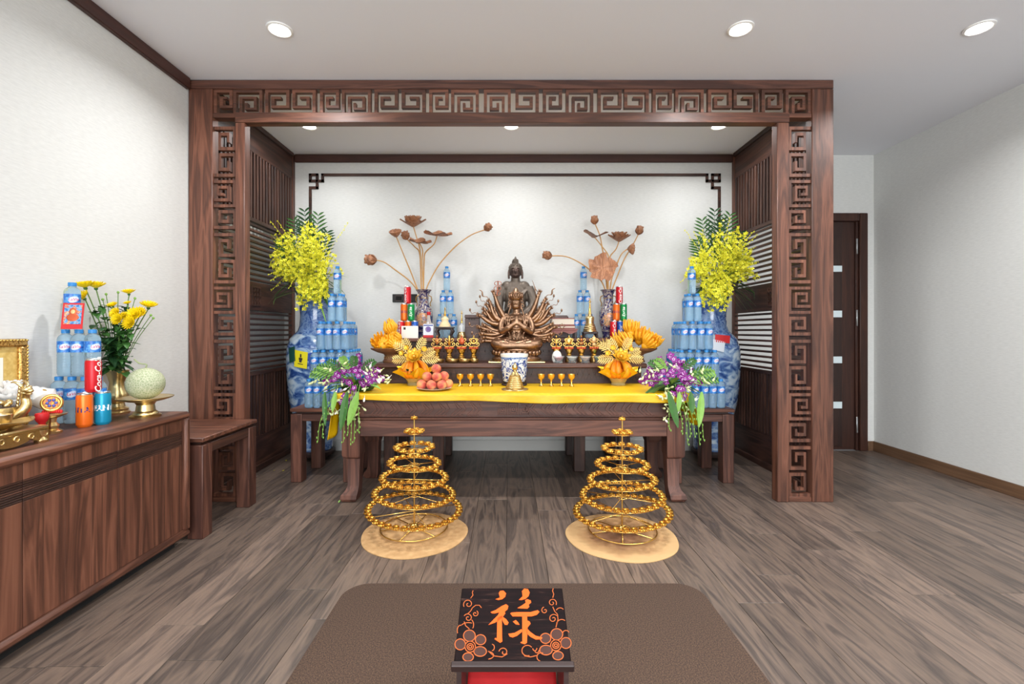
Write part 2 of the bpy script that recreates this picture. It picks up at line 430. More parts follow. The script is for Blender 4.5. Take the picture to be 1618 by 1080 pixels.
def scorched():
    m, nt, b = _new('mat_scorched'); L = nt.links.new; N = nt.nodes.new
    tc = N('ShaderNodeTexCoord'); nz = N('ShaderNodeTexNoise'); nz.inputs['Scale'].default_value = 9.0; nz.inputs['Detail'].default_value = 5; L(tc.outputs['Object'], nz.inputs['Vector'])
    sp = N('ShaderNodeVectorMath'); sp.operation = 'LENGTH'; L(tc.outputs['Object'], sp.inputs[0])
    mu = N('ShaderNodeMath'); mu.operation = 'MULTIPLY'; mu.inputs[1].default_value = .22; L(nz.outputs['Fac'], mu.inputs[0])
    ad = N('ShaderNodeMath'); ad.operation = 'ADD'; L(sp.outputs['Value'], ad.inputs[0]); L(mu.outputs[0], ad.inputs[1])
    r = ramp(nt, [(.10, (92, 62, 42)), (.20, (124, 86, 58)), (.30, (176, 138, 94)), (.36, (194, 158, 110))]); L(ad.outputs[0], r.inputs[0]); L(r.outputs[0], b.inputs['Base Color']); b.inputs['Roughness'].default_value = .9
    MATS['mat_scorched'] = m
scorched()
MATS['board_dark'].node_tree.nodes['Principled BSDF'].inputs['Specular IOR Level'].default_value = .12
M_ = MATS

# ================================================================ the room
fl = struct(MB().box(WL - .1, WR + .1, WF, WB + .1, -.08, -.012).build('floor', M_['seam'], origin=(0, 0, 0)))
PW = .188
_pl = {}
def plank(x0, y0, ln):
    k = round(ln, 2)
    if k not in _pl:
        _pl[k] = MB().box(-PW / 2 + .0008, PW / 2 - .0008, .0008, k - .0008, -.012, 0, .0012).mesh('plank', [M_['plank_wood']], (0, 0, 0), None)
    o = bpy.data.objects.new('plank', _pl[k]); COL.objects.link(o); o.parent = fl; o.location = (x0 + PW / 2, y0, 0)
nx = int((WR - WL) / PW) + 1
for i in range(nx):
    y = -.55 - rnd(0, .5)
    y = -0.95 + (i * .43) % 1.22 * .5
    while y < WB - .02:
        ln = round(min(1.22 if RG.random() < .8 else .82, WB - y), 2)
        if WB - (y + ln) < .2: ln = round(WB - y, 2)
        plank(WL + i * PW - .02, y, ln); y += ln
MB().box(WL, WR, WF, -.97, -.012, -.001).build('plank_field', M_['plank_wood'], fl)

struct(MB().box(WL - .12, WL, WF, WB, 0, HC).build('wall_left', M_['wallpaper'], origin=(WL, 0, 0)))
struct(MB().box(WR, WR + .12, WF, WB, 0, HC).build('wall_right', M_['wallpaper'], origin=(WR, 0, 0)))
# back wall with the doorway at its right end
DX0, DX1, DZ = 2.42, xat(1372, 4.25), zat(336, 4.25)
struct(MB().box(WL - .12, DX0, WB, WB + .12, 0, HC).box(DX1 - .02, WR + .12, WB, WB + .12, 0, HC).box(DX0, DX1 - .02, WB, WB + .12, DZ - .02, HC).build('wall_back', M_['wallpaper'], origin=(0, WB, 0)))
wf = MB()
for a in ((WL - .12, -1.35, 0, HC), (2.65, WR + .12, 0, HC), (-1.35, 2.65, 0, .35), (-1.35, 2.65, 2.5, HC)): wf.box(a[0], a[1], WF - .12, WF, a[2], a[3])
struct(wf.build('wall_front', M_['wallpaper'], origin=(0, WF, 0)))
wn = struct(MB().box(-1.35, 2.65, WF - .08, WF - .04, .35, .41).box(-1.35, 2.65, WF - .08, WF - .04, 2.44, 2.5).build('added_window_1', M_['white_paint'], origin=(.65, WF - .06, .35)))  # out-of-view frame, added to go with the fill light
for x in (-1.32, 0.0, 1.3, 2.62): MB().box(x - .03, x + .03, WF - .08, WF - .04, .41, 2.44).build('mullion', M_['white_paint'], wn)
struct(MB().box(WL - .12, WR + .12, WF - .12, WB + .12, HC, HC + .08).build('ceiling', M_['ceiling_paint'], origin=(0, 0, HC)))
struct(MB().box(WL, WL + .028, WF, 2.97, HC - .072, HC, .004).build('trim_1', M_['trim_wood_y'], origin=(WL, 0, HC - .072)))
struct(MB().box(-1.955, 2.045, WB - .025, WB, HC - .072, HC, .004).build('trim_2', M_['trim_wood_x'], origin=(0, WB, HC - .072)))
struct(MB().box(WR - .014, WR, WF, WB, 0, .088, .003).build('baseboard_right', M_['baseboard_wood'], origin=(WR, 0, 0)))
struct(MB().box(DX1 + .005, WR - .014, WB - .014, WB, 0, .088, .003).build('baseboard_back', M_['baseboard_wood'], origin=(3, WB, 0)))
struct(MB().box(-1.95, 2.04, WB - .012, WB, 0, .10, .003).build('baseboard_alcove', M_['baseboard_white'], origin=(0, WB, 0)))
# thin moulding with key-pattern corners on the alcove wall
mo = MB(); mw = .030; zt = zat(275.5, 4.25); xl, xr = xat(489.5, 4.25), xat(1137.5, 4.25); yb, yf = WB, WB - .016
u = xat(505, 4.25) - xat(488, 4.25)
for sgn, x0 in ((1, xl), (-1, xr)):
    def bb(a0, a1, z0, z1): mo.box(x0 + sgn * a0, x0 + sgn * a1, yf, yb, z0, z1, .002)
    bb(-.012, .012, .55, zt - .13)             # upright
    bb(-.012, .075, zt - .13, zt - .106)       # foot of the corner key
    bb(.051, .075, zt - .13, zt - .05)
    bb(-.012, .125, zt - .068, zt - .044)
    bb(.101, .125, zt - .068, zt + .012)
    bb(-.012, .012, zt - .068, zt + .012)
    bb(-.012, .075, zt - .012, zt + .012)
    bb(.051, .075, zt - .068, zt + .012)
mo.box(xl + .101, xr - .101, yf, yb, zt - .012, zt + .012, .002)
struct(mo.build('trim_3', M_['walnut_dark_x'], origin=(0, WB, zt)))

# door
dr = struct(MB().box(DX0, DX1 - .075, WB + .02, WB + .06, 0.004, DZ - .06, .002).build('door_1', M_['door_wood'], origin=(DX0, WB, 0)))
cas = MB()
cas.box(DX1 - .075, DX1, WB - .02, WB + .06, 0, DZ, .006).box(DX0 - .05, DX1 - .075, WB - .02, WB + .06, DZ - .075, DZ, .006)
cas.box(DX1 - .1, DX1 - .075, WB + .0, WB + .06, 0, DZ - .075, .004)
cas.build('door_casing', M_['door_wood'], dr)
ix0, ix1 = xat(1300, 4.28), xat(1331, 4.28)
for ya, yb_ in ((419.5, 429), (490.5, 501), (563, 573.5), (634.5, 645)):
    MB().box(ix0, ix1, WB + .012, WB + .03, zat(yb_, 4.28), zat(ya, 4.28), .001).build('glass_inlay', M_['frost'], dr)
for a, b in ((429.5, 490), (501.5, 562.5), (574, 634), (645.5, 705), (350, 419)):
    MB().box(ix0, ix1, WB + .014, WB + .03, zat(b, 4.28), zat(a, 4.28), .002).build('door_panel', M_['door_dark'], dr)
for ya, yb_ in ((376, 401), (489, 515), (658.5, 684)):
    xh = xat(1355.5, 4.26)
    MB().box(xh - .009, xh + .007, WB - .006, WB + .03, zat(yb_, 4.26), zat(ya, 4.26), .004).build('hinge', M_['steel'], dr)

# downlights
def downlight(x, y, power, label, group=None, spread=150):
    t = thing('ceiling_downlight', label, 'ceiling light', (x, y, HC), group)
    MB().lathe([(.052, 0), (.066, 0), (.066, -.006), (.056, -.009), (.05, -.004), (.05, 0)], 28, (x, y, HC)).build('rim', M_['lamp_rim'], t)
    MB().lathe([(0, -.003), (.05, -.003), (.05, -.0005), (0, -.0005)], 28, (x, y, HC)).build('lens', M_['lamp_glow'], t)
    l = lamp((0, 0, -.012), power, .1, spread); l.parent = t
    return t
downlight(xat(442, 2.487), 2.487, ROOM_W, 'round ceiling downlight above the left cabinet')
downlight(xat(1170, 2.48), 2.48, ROOM_W, 'round ceiling downlight in front of the altar frame, right of centre')
downlight(xat(1547, 2.472), 2.472, ROOM_W, 'round ceiling downlight nearest the right wall')
for i, x in enumerate((-1.22, .01, 1.235, 2.5)):  # rows added out of view to give ambient light
    for y in (.35, -1.75):
        downlight(x, y, ROOM_W, 'added ceiling downlight unseen behind the viewer, %s from the left, %s row' % (['first', 'second', 'third', 'fourth'][i], 'near' if y > 0 else 'far'), 'added downlights behind the viewer')
downlight(xat(490, 3.68), 3.66, ALC_W, 'left alcove downlight behind the carved header beam')
downlight(xat(808, 3.68), 3.66, ALC_W, 'middle alcove downlight above the statues')
downlight(xat(1134, 3.68), 3.66, ALC_W, 'right alcove downlight behind the carved header beam')

# ================================================================ carved frame in front of the alcove
S = 2.983 / F
Y0, Y1 = 2.983, 3.048
fx = lambda p: (p - VX) * S
fz = lambda p: CH - (p - VY) * S
FR = thing('fretwork_frame', 'tall walnut portal with key-fret carving framing the altar alcove', 'wooden frame', (fx(810), 3.015, 0))
ZT = HC - .002
MB().box(WL + .004, fx(1317.5), Y0, Y1, fz(140), ZT, .004).build('top_rail', M_['walnut_red_x'], FR)
MB().box(fx(371), fx(1248), Y0, Y1, fz(193.2), fz(177), .003).build('bottom_rail', M_['walnut_x'], FR)
MB().box(WL + .004, fx(335.5), Y0, Y1, 0, fz(140), .004).build('outer_stile', M_['walnut_z'], FR)
MB().box(fx(371), fx(386.5), Y0, Y1, 0, fz(193.2), .004).build('inner_stile', M_['walnut_z'], FR)
MB().box(fx(1228), fx(1247.5), Y0, Y1, 0, fz(193.2), .004).build('inner_stile', M_['walnut_z'], FR)
MB().box(fx(1283), fx(1317.5), Y0, Y1, 0, fz(140), .004).build('outer_stile', M_['walnut_z'], FR)
for a, b in ((335.5, 371), (1247.5, 1283)):
    MB().box(fx(a), fx(b), Y0 + .004, Y1, fz(185), fz(178), .002).build('cross_bar', M_['walnut_x'], FR)
    MB().box(fx(a), fx(b), Y0 + .004, Y1, 0, fz(785), .002).build('foot_bar', M_['walnut_x'], FR)
def cell(kind, w):
    if kind in 'ced':
        q = 25 if kind != 'e' else 21
        r = [(0, 5, 0, 37), (5, w, 0, 4.6), (w - 5, w, 4.6, 25), (9.5, w, 25, 29), (9.5, 14.5, 11, 25), (14.5, q, 11, 14.6)]
    else:
        r = [(0, 4.6, 0, 37), (4.6, w - 4.6, 0, 4.6), (w - 4.6, w, 0, 37), (9.6, 14.2, 11, 37), (14.2, w - 9, 11, 14.6), (w - 13.4, w - 9, 14.6, 28.6), (18.5, w - 9, 28.6, 32), (18.5, 22.6, 21, 28.6)]
    if kind in 'dk': r = [(w - b, w - a, c, d) for a, b, c, d in r]
    return r
HEAD = [('e', 336, 366), ('j', 367, 413), ('c', 417.5, 456), ('d', 460.5, 497.6), ('e', 504.3, 534.7), ('j', 539, 585), ('c', 590.8, 628), ('d', 633.8, 671.6), ('e', 677.6, 708), ('j', 712.4, 756), ('k', 764.4, 807),
        ('d', 814.5, 851.5), ('e', 858, 888.6), ('j', 894.5, 938), ('c', 945, 983), ('d', 987, 1026), ('e', 1032, 1063), ('j', 1068, 1113), ('c', 1120, 1157.6), ('d', 1160.5, 1200), ('e', 1205, 1238), ('j', 1243, 1283)]
for k, a, b in HEAD:
    m = MB()
    for x0, x1, v0, v1 in cell(k, b - a):
        m.box(fx(a + x0), fx(a + x1), Y0 + .010, Y0 + .040, fz(140.2 + v1), fz(140.2 + v0 - (1 if v0 == 0 else 0)))
    m.build('fret_scroll', M_['walnut_x'], FR, None)
for side in (-1, 1):
    yb_ = 785.0
    xa = 336.0 if side < 0 else 1247.5
    kw = 35.3 / 37.0
    for i in range(14):
        k = 'cdej'[i % 4]; w = {'c': 37.6, 'd': 37.6, 'e': 30.0, 'j': 43.0}[k]; g = {'c': 4.5, 'd': 6.5, 'e': 4.5, 'j': 5.2}[k]
        m = MB()
        for u0, u1, v0, v1 in cell(k, w):
            if side > 0: x0, x1 = xa + v0 * kw, xa + v1 * kw
            else: x0, x1 = xa + 35.3 - v1 * kw, xa + 35.3 - v0 * kw
            m.box(fx(x0), fx(x1), Y0 + .010, Y0 + .040, fz(yb_ - u0), fz(yb_ - u1))
        m.build('fret_scroll', M_['walnut_z'], FR, None)
        yb_ -= w + g

# ================================================================ slatted side screens of the alcove
SL = {}
def slat(name, key, size, mat, parent, loc):
    if key not in SL: SL[key] = MB().box(-size[0] / 2, size[0] / 2, -size[1] / 2, size[1] / 2, -size[2] / 2, size[2] / 2, .002).mesh('slat', [mat], (0, 0, 0), None)
    o = bpy.data.objects.new(name, SL[key]); COL.objects.link(o); o.parent = parent; o.location = Vector(loc) - wloc(parent)
def side_screen(x0, x1, label, inner):
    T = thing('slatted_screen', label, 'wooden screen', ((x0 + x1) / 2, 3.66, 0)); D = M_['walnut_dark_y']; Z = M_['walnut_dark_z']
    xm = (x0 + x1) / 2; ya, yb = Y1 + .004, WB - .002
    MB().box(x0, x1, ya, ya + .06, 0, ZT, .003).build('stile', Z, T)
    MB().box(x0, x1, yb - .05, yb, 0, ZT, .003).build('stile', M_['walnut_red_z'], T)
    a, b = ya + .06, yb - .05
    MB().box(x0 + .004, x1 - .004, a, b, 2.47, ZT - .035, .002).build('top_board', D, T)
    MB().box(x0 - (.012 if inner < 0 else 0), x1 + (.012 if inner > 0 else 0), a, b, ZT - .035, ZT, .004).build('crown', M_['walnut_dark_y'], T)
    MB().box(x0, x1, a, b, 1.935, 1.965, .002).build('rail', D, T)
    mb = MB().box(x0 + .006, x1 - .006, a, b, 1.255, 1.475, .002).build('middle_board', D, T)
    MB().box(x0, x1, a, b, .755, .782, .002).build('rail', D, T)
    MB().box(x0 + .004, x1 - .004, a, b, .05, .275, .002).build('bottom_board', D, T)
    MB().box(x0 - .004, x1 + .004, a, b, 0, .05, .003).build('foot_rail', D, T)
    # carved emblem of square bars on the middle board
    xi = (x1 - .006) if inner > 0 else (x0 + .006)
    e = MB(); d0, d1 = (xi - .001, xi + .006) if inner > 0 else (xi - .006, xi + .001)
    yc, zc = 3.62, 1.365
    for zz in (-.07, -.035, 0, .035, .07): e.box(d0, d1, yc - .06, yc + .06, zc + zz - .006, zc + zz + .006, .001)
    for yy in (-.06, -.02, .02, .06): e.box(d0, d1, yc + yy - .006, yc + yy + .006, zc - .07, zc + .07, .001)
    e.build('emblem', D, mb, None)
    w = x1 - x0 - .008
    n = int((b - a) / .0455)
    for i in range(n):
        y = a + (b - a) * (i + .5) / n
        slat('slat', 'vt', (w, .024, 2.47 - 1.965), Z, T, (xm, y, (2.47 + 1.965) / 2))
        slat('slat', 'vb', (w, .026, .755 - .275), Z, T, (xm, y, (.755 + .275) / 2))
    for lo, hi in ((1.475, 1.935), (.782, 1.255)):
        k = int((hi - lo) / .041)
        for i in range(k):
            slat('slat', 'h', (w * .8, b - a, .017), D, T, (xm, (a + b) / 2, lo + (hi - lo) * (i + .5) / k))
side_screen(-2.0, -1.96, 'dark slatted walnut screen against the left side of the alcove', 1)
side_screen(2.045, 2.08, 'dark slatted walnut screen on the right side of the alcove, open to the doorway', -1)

# ================================================================ low side tables
def side_table(x0, x1, y0, y1, label, hz=.535):
    t = thing('side_table', label, 'side table', ((x0 + x1) / 2, (y0 + y1) / 2, 0), 'low walnut side tables')
    MB().box(x0 - .004, x1 + .004, y0 - .004, y1 + .004, hz - .024, hz, .004).build('table_top', M_['walnut_x'], t)
    MB().box(x0 + .03, x1 - .03, y0 + .03, y1 - .03, hz - .04, hz - .024).build('spacer', M_['walnut_dark_x'], t)
    L = .082
    for a in (x0, x1 - L):
        for b in (y0, y1 - L): MB().box(a, a + L, b, b + L, 0, hz - .04, .004).build('leg', M_['walnut_red_z'], t)
    for b in (y0, y1 - L * .6): MB().box(x0 + L, x1 - L, b + .004, b + L * .6, hz - .092, hz - .04, .003).build('apron', M_['walnut_red_x'], t)
    for a in (x0, x1 - L * .6): MB().box(a + .004, a + L * .6 - .004, y0 + L, y1 - L, hz - .092, hz - .04, .003).build('apron', M_['walnut_dark_y'], t)
    return t
side_table(-2.045, -1.613, 2.45, 2.972, 'low walnut table standing empty between the left cabinet and the carved frame')
side_table(-1.582, -1.12, 3.37, 3.80, 'low walnut table under the left bottle pyramid')
side_table(1.165, 1.623, 3.35, 3.80, 'low walnut table under the right bottle pyramid')

# ================================================================ long altar table
AX0, AX1, AY0, AY1, AZ = -1.072, 1.131, 2.985, 3.56, .694
AL = thing('altar_table', 'long carved walnut altar table with yellow cloth over its top', 'altar table', ((AX0 + AX1) / 2, 3.27, 0))
MB().box(AX0 - .03, AX1 + .03, AY0 - .02, AY1, AZ - .04, AZ - .004, .006).build('table_top', M_['walnut_red_x'], AL)
wst = MB().box(AX0 + .13, AX1 - .03, AY0 + .035, AY1 - .04, .535, AZ - .04).build('carved_waist', M_['walnut_red_x'], AL)
wst_l = MB().box(AX0 + .02, AX0 + .13, AY0 + .035, AY1 - .04, .535, AZ - .04).build('waist_end', M_['walnut_red_x'], AL)
MB().box(AX0 + .005, AX1 - .005, AY0 - .006, AY1 - .02, .527, .541, .004).build('ledge', M_['walnut_red_x'], AL)
LW = .115
MB().box(AX0 + LW, AX1 - LW, AY0, AY0 + .05, .42, .527, .004).build('apron', M_['walnut_red_x'], AL)
MB().box(AX0 + LW, AX1 - LW, AY1 - .06, AY1 - .02, .42, .527, .004).build('apron', M_['walnut_red_x'], AL)
for x in (AX0 + .01, AX1 - .05): MB().box(x, x + .04, AY0 + LW, AY1 - LW, .42, .527, .004).build('apron', M_['walnut_red_x'], AL)
def altar_leg(x, y, sx, sy):
    # square knee block, inset shaft and a hoof foot turned outwards
    secs = [(.527, 0, 0, LW, .11), (.30, 0, 0, LW, .11), (.285, .006, .004, LW - .004, .104), (.272, .03, .022, LW - .006, .1), (.10, .03, .022, LW - .012, .095), (.07, .018, .01, LW - .014, .092), (.045, -.004, -.01, LW - .016, .09), (.02, -.008, -.014, LW - .02, .086), (.004, .004, -.004, LW - .026, .08), (0, .012, .004, LW - .032, .074)]
    m = MB(); vs = []; fs = []
    for (z, ax, ay, bx, by) in secs:
        q = [(ax, ay), (bx, ay), (bx, by), (ax, by)]
        vs += [(x + sx * p[0], y + sy * p[1], z) for p in q]
    for i in range(len(secs) - 1):
        for k in range(4):
            j = (k + 1) % 4; fs.append((i * 4 + k, i * 4 + j, i * 4 + 4 + j, i * 4 + 4 + k))
    fs += [(0, 1, 2, 3), tuple(4 * len(secs) - 4 + k for k in range(4))]
    m.add(vs, fs).build('leg', M_['walnut_red_z'], AL, 25)
for x, sx in ((AX0, 1), (AX1, -1)):
    altar_leg(x, AY0, sx, 1); altar_leg(x, AY1 - .02, sx, -1)
# relief of interlocking chevrons and a square knot at the centre
cv = MB(); z0, z1 = .546, .636; zc = (z0 + z1) / 2; yv = AY0 + .035
def bar(xa, za, xb, zb, w=.0045, d=.006):
    p, q = Vector((xa, 0, za)), Vector((xb, 0, zb)); t = (q - p); ln = t.length; t.normalize(); n_ = Vector((-t.z, 0, t.x)) * w
    vs = [p + n_, p - n_, q - n_, q + n_]
    vs = [Vector((a.x, yv + .001, a.z)) for a in vs] + [Vector((p.x * .0 + a.x, yv - d, a.z)) for a in [p + n_ * .6, p - n_ * .6, q - n_ * .6, q + n_ * .6]]
    cv.add(vs, [(0, 1, 2, 3), (4, 5, 6, 7), (0, 1, 5, 4), (1, 2, 6, 5), (2, 3, 7, 6), (3, 0, 4, 7)])
x = AX0 + .17
while x < AX1 - .17:
    if abs(x + .05 - .03) > .15:
        s_ = 1 if x < .03 else -1
        for k in range(3):
            o = k * .026
            bar(x + o, z0 + .002, x + o + .045 * s_, zc); bar(x + o + .045 * s_, zc, x + o + .02 * s_, z1 - .004) if k != 1 else bar(x + o, z1 - .004, x + o + .045 * s_, zc)
        bar(x, z0 + .002, x + .08, z0 + .002); bar(x + .02, z1 - .003, x + .1, z1 - .003)
    x += .105
for h in (.036, .022, .009):
    for sg in (-.07, 0.0, .07):
        c = .03 + sg
        bar(c - h * .8, zc + h, c + h * .8, zc + h); bar(c - h * .8, zc - h, c + h * .8, zc - h); bar(c - h * .8, zc - h, c - h * .8, zc + h * (.2 if sg else 1)); bar(c + h * .8, zc - h, c + h * .8, zc + h)
cv.build('relief', M_['walnut_red_x'], wst, None)['kind'] = 'stuff'

# yellow cloth: top, shallow front drop, longer ends
cl = MB(); cx0, cx1, cyf, cyb, cz = AX0 - .038, AX1 + .038, AY0 - .028, AY1 - .005, AZ
import math as _m
def front_wave(x): return .044 + .009 * _m.sin(x * 2.1 + .5) + .005 * _m.sin(x * 7.3)
def topfn(u, v):
    x = cx0 + (cx1 - cx0) * u
    if v < .5:
        d = front_wave(x) * (1 - v / .5)
        return (x, cyf - .003 + .004 * _m.sin(x * 19) * (d / .05), cz - d)
    w = (v - .5) / .5
    return (x, cyf + (cyb - cyf) * w, cz + .0018 * _m.sin(x * 8.5 + 2 * w) * _m.sin(w * 3.1) + .001)
cl.grid(topfn, 70, 20)
def endfn(sx, x0, drop):
    def f(u, v):
        y = cyf + (3.33 - cyf) * u
        d = drop * (1 - .35 * u + .08 * _m.sin(u * 9)) * v
        fl = .03 * v + .018 * v * _m.sin(u * 17)
        return (x0 + sx * fl, y - .02 * v * (1 - u), cz - d + .001)
    return f
cl.grid(endfn(-1, cx0, .285), 24, 12)
cl.grid(endfn(1, cx1, .20), 24, 12)
co = cl.build('altar_cloth', M_['yellow_cloth'], None, 179)
tag(co, 'bright yellow cloth spread over the long altar table', 'tablecloth')
sd = co.modifiers.new('s', 'SOLIDIFY'); sd.thickness = .0025; sd.offset = 1

# ================================================================ stepped altar behind
T1, T2 = .849, 1.036
ST = thing('altar_steps', 'dark walnut stepped altar stand behind the long table', 'altar stand', (.02, 3.9, 0))
s1 = (-1.045, 1.055, 3.60, 4.22); s2 = (-1.0, 1.06, 3.90, 4.21)
MB().box(s1[0], s1[1], 3.545, 4.23, T1 - .036, T1, .008).build('lower_shelf', M_['walnut_red_x'], ST)
w1 = MB().box(s1[0] + .03, s1[1] - .03, s1[2], s1[3] - .02, .44, T1 - .036).build('lower_front', M_['walnut_dark_x'], ST)
MB().box(s2[0], s2[1], 3.855, 4.23, T2 - .03, T2, .007).build('upper_shelf', M_['walnut_red_x'], ST)
w2 = MB().box(s2[0] + .03, s2[1] - .03, s2[2], s2[3], T1, T2 - .03).build('upper_front', M_['walnut_dark_x'], ST)
for x in (-.93, -.55, .55, .90):
    for y in (3.62, 4.1): MB().box(x - .045, x + .045, y, y + .09, 0, .44, .006).build('leg', M_['walnut_dark_z'], ST)
for w, z0, z1, yv_, n in ((w1, .72, T1 - .045, s1[2], 44), (w2, T1 + .012, T2 - .04, s2[2], 40)):
    m = MB()
    for i in range(n):
        xc = -.96 + 1.96 * (i + .5) / n
        for sg in (-1, 1):
            vs = []
            for yy in (yv_ + .001, yv_ - .004):
                for (a, b) in ((-.02, 0), (-.014, 0), (.02, 1), (.014, 1)): vs.append((xc + sg * a, yy, z0 + (z1 - z0) * (b if sg > 0 else b)))
            m.add(vs, [(4, 5, 6, 7), (0, 1, 5, 4), (2, 3, 7, 6), (1, 2, 6, 5), (0, 3, 7, 4)])
    m.build('lattice_relief', M_['walnut_dark_x'], w, None)['kind'] = 'stuff'

# ================================================================ water bottles
BH, BR = .210, .0300
def bottle_proto():
    t = thing('water_bottle', 'water bottle', 'bottle')
    pr = [(0, .003), (.018, .0), (.027, .004)]
    z = .012
    for i in range(7):
        pr += [(.0285, z), (.0300, z + .004), (.0300, z + .009)]; z += .0125
    pr += [(.0292, .104), (.0292, .160), (.0300, .163), (.0285, .172), (.0235, .181), (.0165, .188), (.0135, .191), (.0135, .196)]
    MB().lathe(pr + [(0, .196)], 20).build('body', M_['bottle'], t, 60)
    MB().lathe([(.0145, .193), (.0155, .1935), (.0155, .208), (.0145, .21), (0, .21)], 16).build('cap', M_['cap_blue'], t)
    lb = MB().lathe([(.0298, .108), (.0298, .158)], 20).build('wrapper', M_['label_blue'], t)
    m = MB()
    # pale swoosh patch that carries the lettering
    n = 10; a0 = .62
    vs = []
    for i in range(n + 1):
        u = -1 + 2 * i / n; a = u * a0; h = .0125 * math.sqrt(max(0, 1 - u * u)) + .001
        for s in (-1, 1): vs.append((.0300 * math.sin(a), -.0300 * math.cos(a), .133 + .004 * u + s * h))
    m.add(vs, [(2 * i, 2 * i + 1, 2 * i + 3, 2 * i + 2) for i in range(n)])
    m.build('label_patch', M_['label_pale'], lb)
    m = MB(); wrap_text(m, 'LaVie', .017, .0303, .133, 0, shear=.2, bold=.008); m.build('lettering', M_['label_red'], lb, None)
    return t
plain('label_pale', (206, 218, 240), .35); plain('label_red', (206, 48, 96), .4)
bp = bottle_proto(); bt = snapshot(bp); bp_used = [False]
def put_bottle(x, y, z, label, group, rz=None):
    if rz is None: rz = rnd(-.35, .35)
    if not bp_used[0]:
        bp_used[0] = True; o = bp; o.location = (x, y, z); o.rotation_euler = (0, 0, rz); o['label'] = label; o['group'] = group
        return o
    return copy_at(bp, bt, (x, y, z), rz, label, group)
TIERN = ['bottom', 'second', 'middle', 'fourth', 'top']
def pyramid(xc, yc, zb, side):
    sp = .0613
    for lv, n in enumerate((6, 5, 4, 2, 1)):
        w = TIERN[lv]
        ORD = ['first', 'second', 'third', 'fourth', 'fifth', 'sixth']
        for i in range(n):
            for j in range(n):
                if 0 < i < n - 1 and 0 < j < n - 1: continue
                if n == 1: lab = 'single water bottle crowning the tall %s bottle pyramid' % side
                elif j == 0: lab = 'water bottle, %s from left in front row, %s tier, %s tall pyramid' % (ORD[i], w, side)
                elif j == n - 1: lab = 'water bottle, %s from left in back row, %s tier, %s tall pyramid' % (ORD[i], w, side)
                else: lab = 'water bottle, %s from front on the %s side, %s tier, %s tall pyramid' % (ORD[j], 'left' if i == 0 else 'right', w, side)
                put_bottle(xc + (i - (n - 1) / 2) * sp, yc + (j - (n - 1) / 2) * sp, zb + lv * (BH + .0015), lab, '%s bottle pyramid' % side)
pyramid(-1.312, 3.562, .5352, 'left')
pyramid(1.400, 3.562, .5352, 'right')
def small_tower(pxc, side):
    Y = 4.12; xc = xat(pxc, Y); sp = .063
    for lv, n in enumerate((3, 2, 1)):
        for i in range(n):
            put_bottle(xc + (i - (n - 1) / 2) * sp, Y, T2 + lv * (BH + .0005), (['water bottle in the lowest row, %s, of the small tower by the %%s lotus vase' % ['left', 'middle', 'right'][i], 'water bottle in the middle row, %s, of the small tower by the %%s lotus vase' % ['left', 'right', ''][i], 'topmost water bottle of the small tower by the %s lotus vase'][lv]) % side, 'bottle tower by the %s lotus vase' % side)
small_tower(706, 'left'); small_tower(922, 'right')

# ================================================================ drink cans
def can_proto(name, mat, txt, tmat, vertical, size, bold=.02):
    t = thing(name, 'can', 'can')
    MB().lathe([(0, .004), (.020, .002), (.0225, 0), (.0285, .010), (.029, .014), (.029, .130), (.0265, .139)], 28).build('body', mat, t, 60)
    MB().lathe([(.0265, .139), (.0268, .1445), (.0255, .146), (.0245, .1435), (.021, .1425), (0, .1425)], 28).build('lid', M_['steel'], t)
    m = MB(); wrap_text(m, txt, size, .0293, .075, .0, vertical, .25 if vertical else 0, bold); m.build('lettering', tmat, t, None)
    return t
plain('ink_white', (240, 240, 238), .4); plain('ink_navy', (30, 44, 110), .4)
CAN = {'red': can_proto('soda_can', M_['can_red'], 'Coca-Cola', M_['ink_white'], True, .036),
       'orange': can_proto('soda_can', M_['can_orange'], 'FANTA', M_['ink_navy'], False, .030, .03),
       'teal': can_proto('soda_can', M_['can_teal'], 'FANTA', M_['ink_white'], False, .032, .05),
       'green': can_proto('soda_can', M_['can_green'], 'Sprite', M_['ink_white'], True, .034),
       'blue': can_proto('soda_can', M_['can_blue'], 'Pepsi', M_['ink_white'], True, .034)}
CT = {k: snapshot(v) for k, v in CAN.items()}
def put_can(k, x, y, z, label, rz=0, group='cans on the altar'):
    return copy_at(CAN[k], CT[k], (x, y, z), rz, label, group)
CHH = .1465
def can_tower(pl, Y, side):
    for k, px, lv, d, lab in pl:
        put_can(k, xat(px, Y), Y + d, T2 + lv * CHH, lab % side, rnd(-.6, .2))
can_tower([('red', 644, 2, 0, 'red soda can at the top of the %s can tower'), ('orange', 638.5, 1, 0, 'orange soda can in the middle of the %s can tower'), ('green', 649.8, 1, 0, 'green soda can in the middle of the %s can tower'),
           ('red', 634, 0, 0, 'red soda can at the foot of the %s can tower'), ('orange', 645, 0, 0, 'orange soda can at the foot of the %s can tower'), ('blue', 656, 0, -.012, 'blue soda can at the foot of the %s can tower')], 3.945, 'left')
can_tower([('red', 978.5, 2, 0, 'red soda can at the top of the %s can tower'), ('orange', 974, 1, 0, 'orange soda can in the middle of the %s can tower'), ('green', 985.2, 1, 0, 'green soda can in the middle of the %s can tower'),
           ('red', 968.5, 0, -.02, 'red soda can at the foot of the %s can tower'), ('blue', 979.6, 0, 0, 'blue soda can at the foot of the %s can tower'), ('orange', 990.8, 0, 0, 'orange soda can at the foot of the %s can tower')], 3.945, 'right')

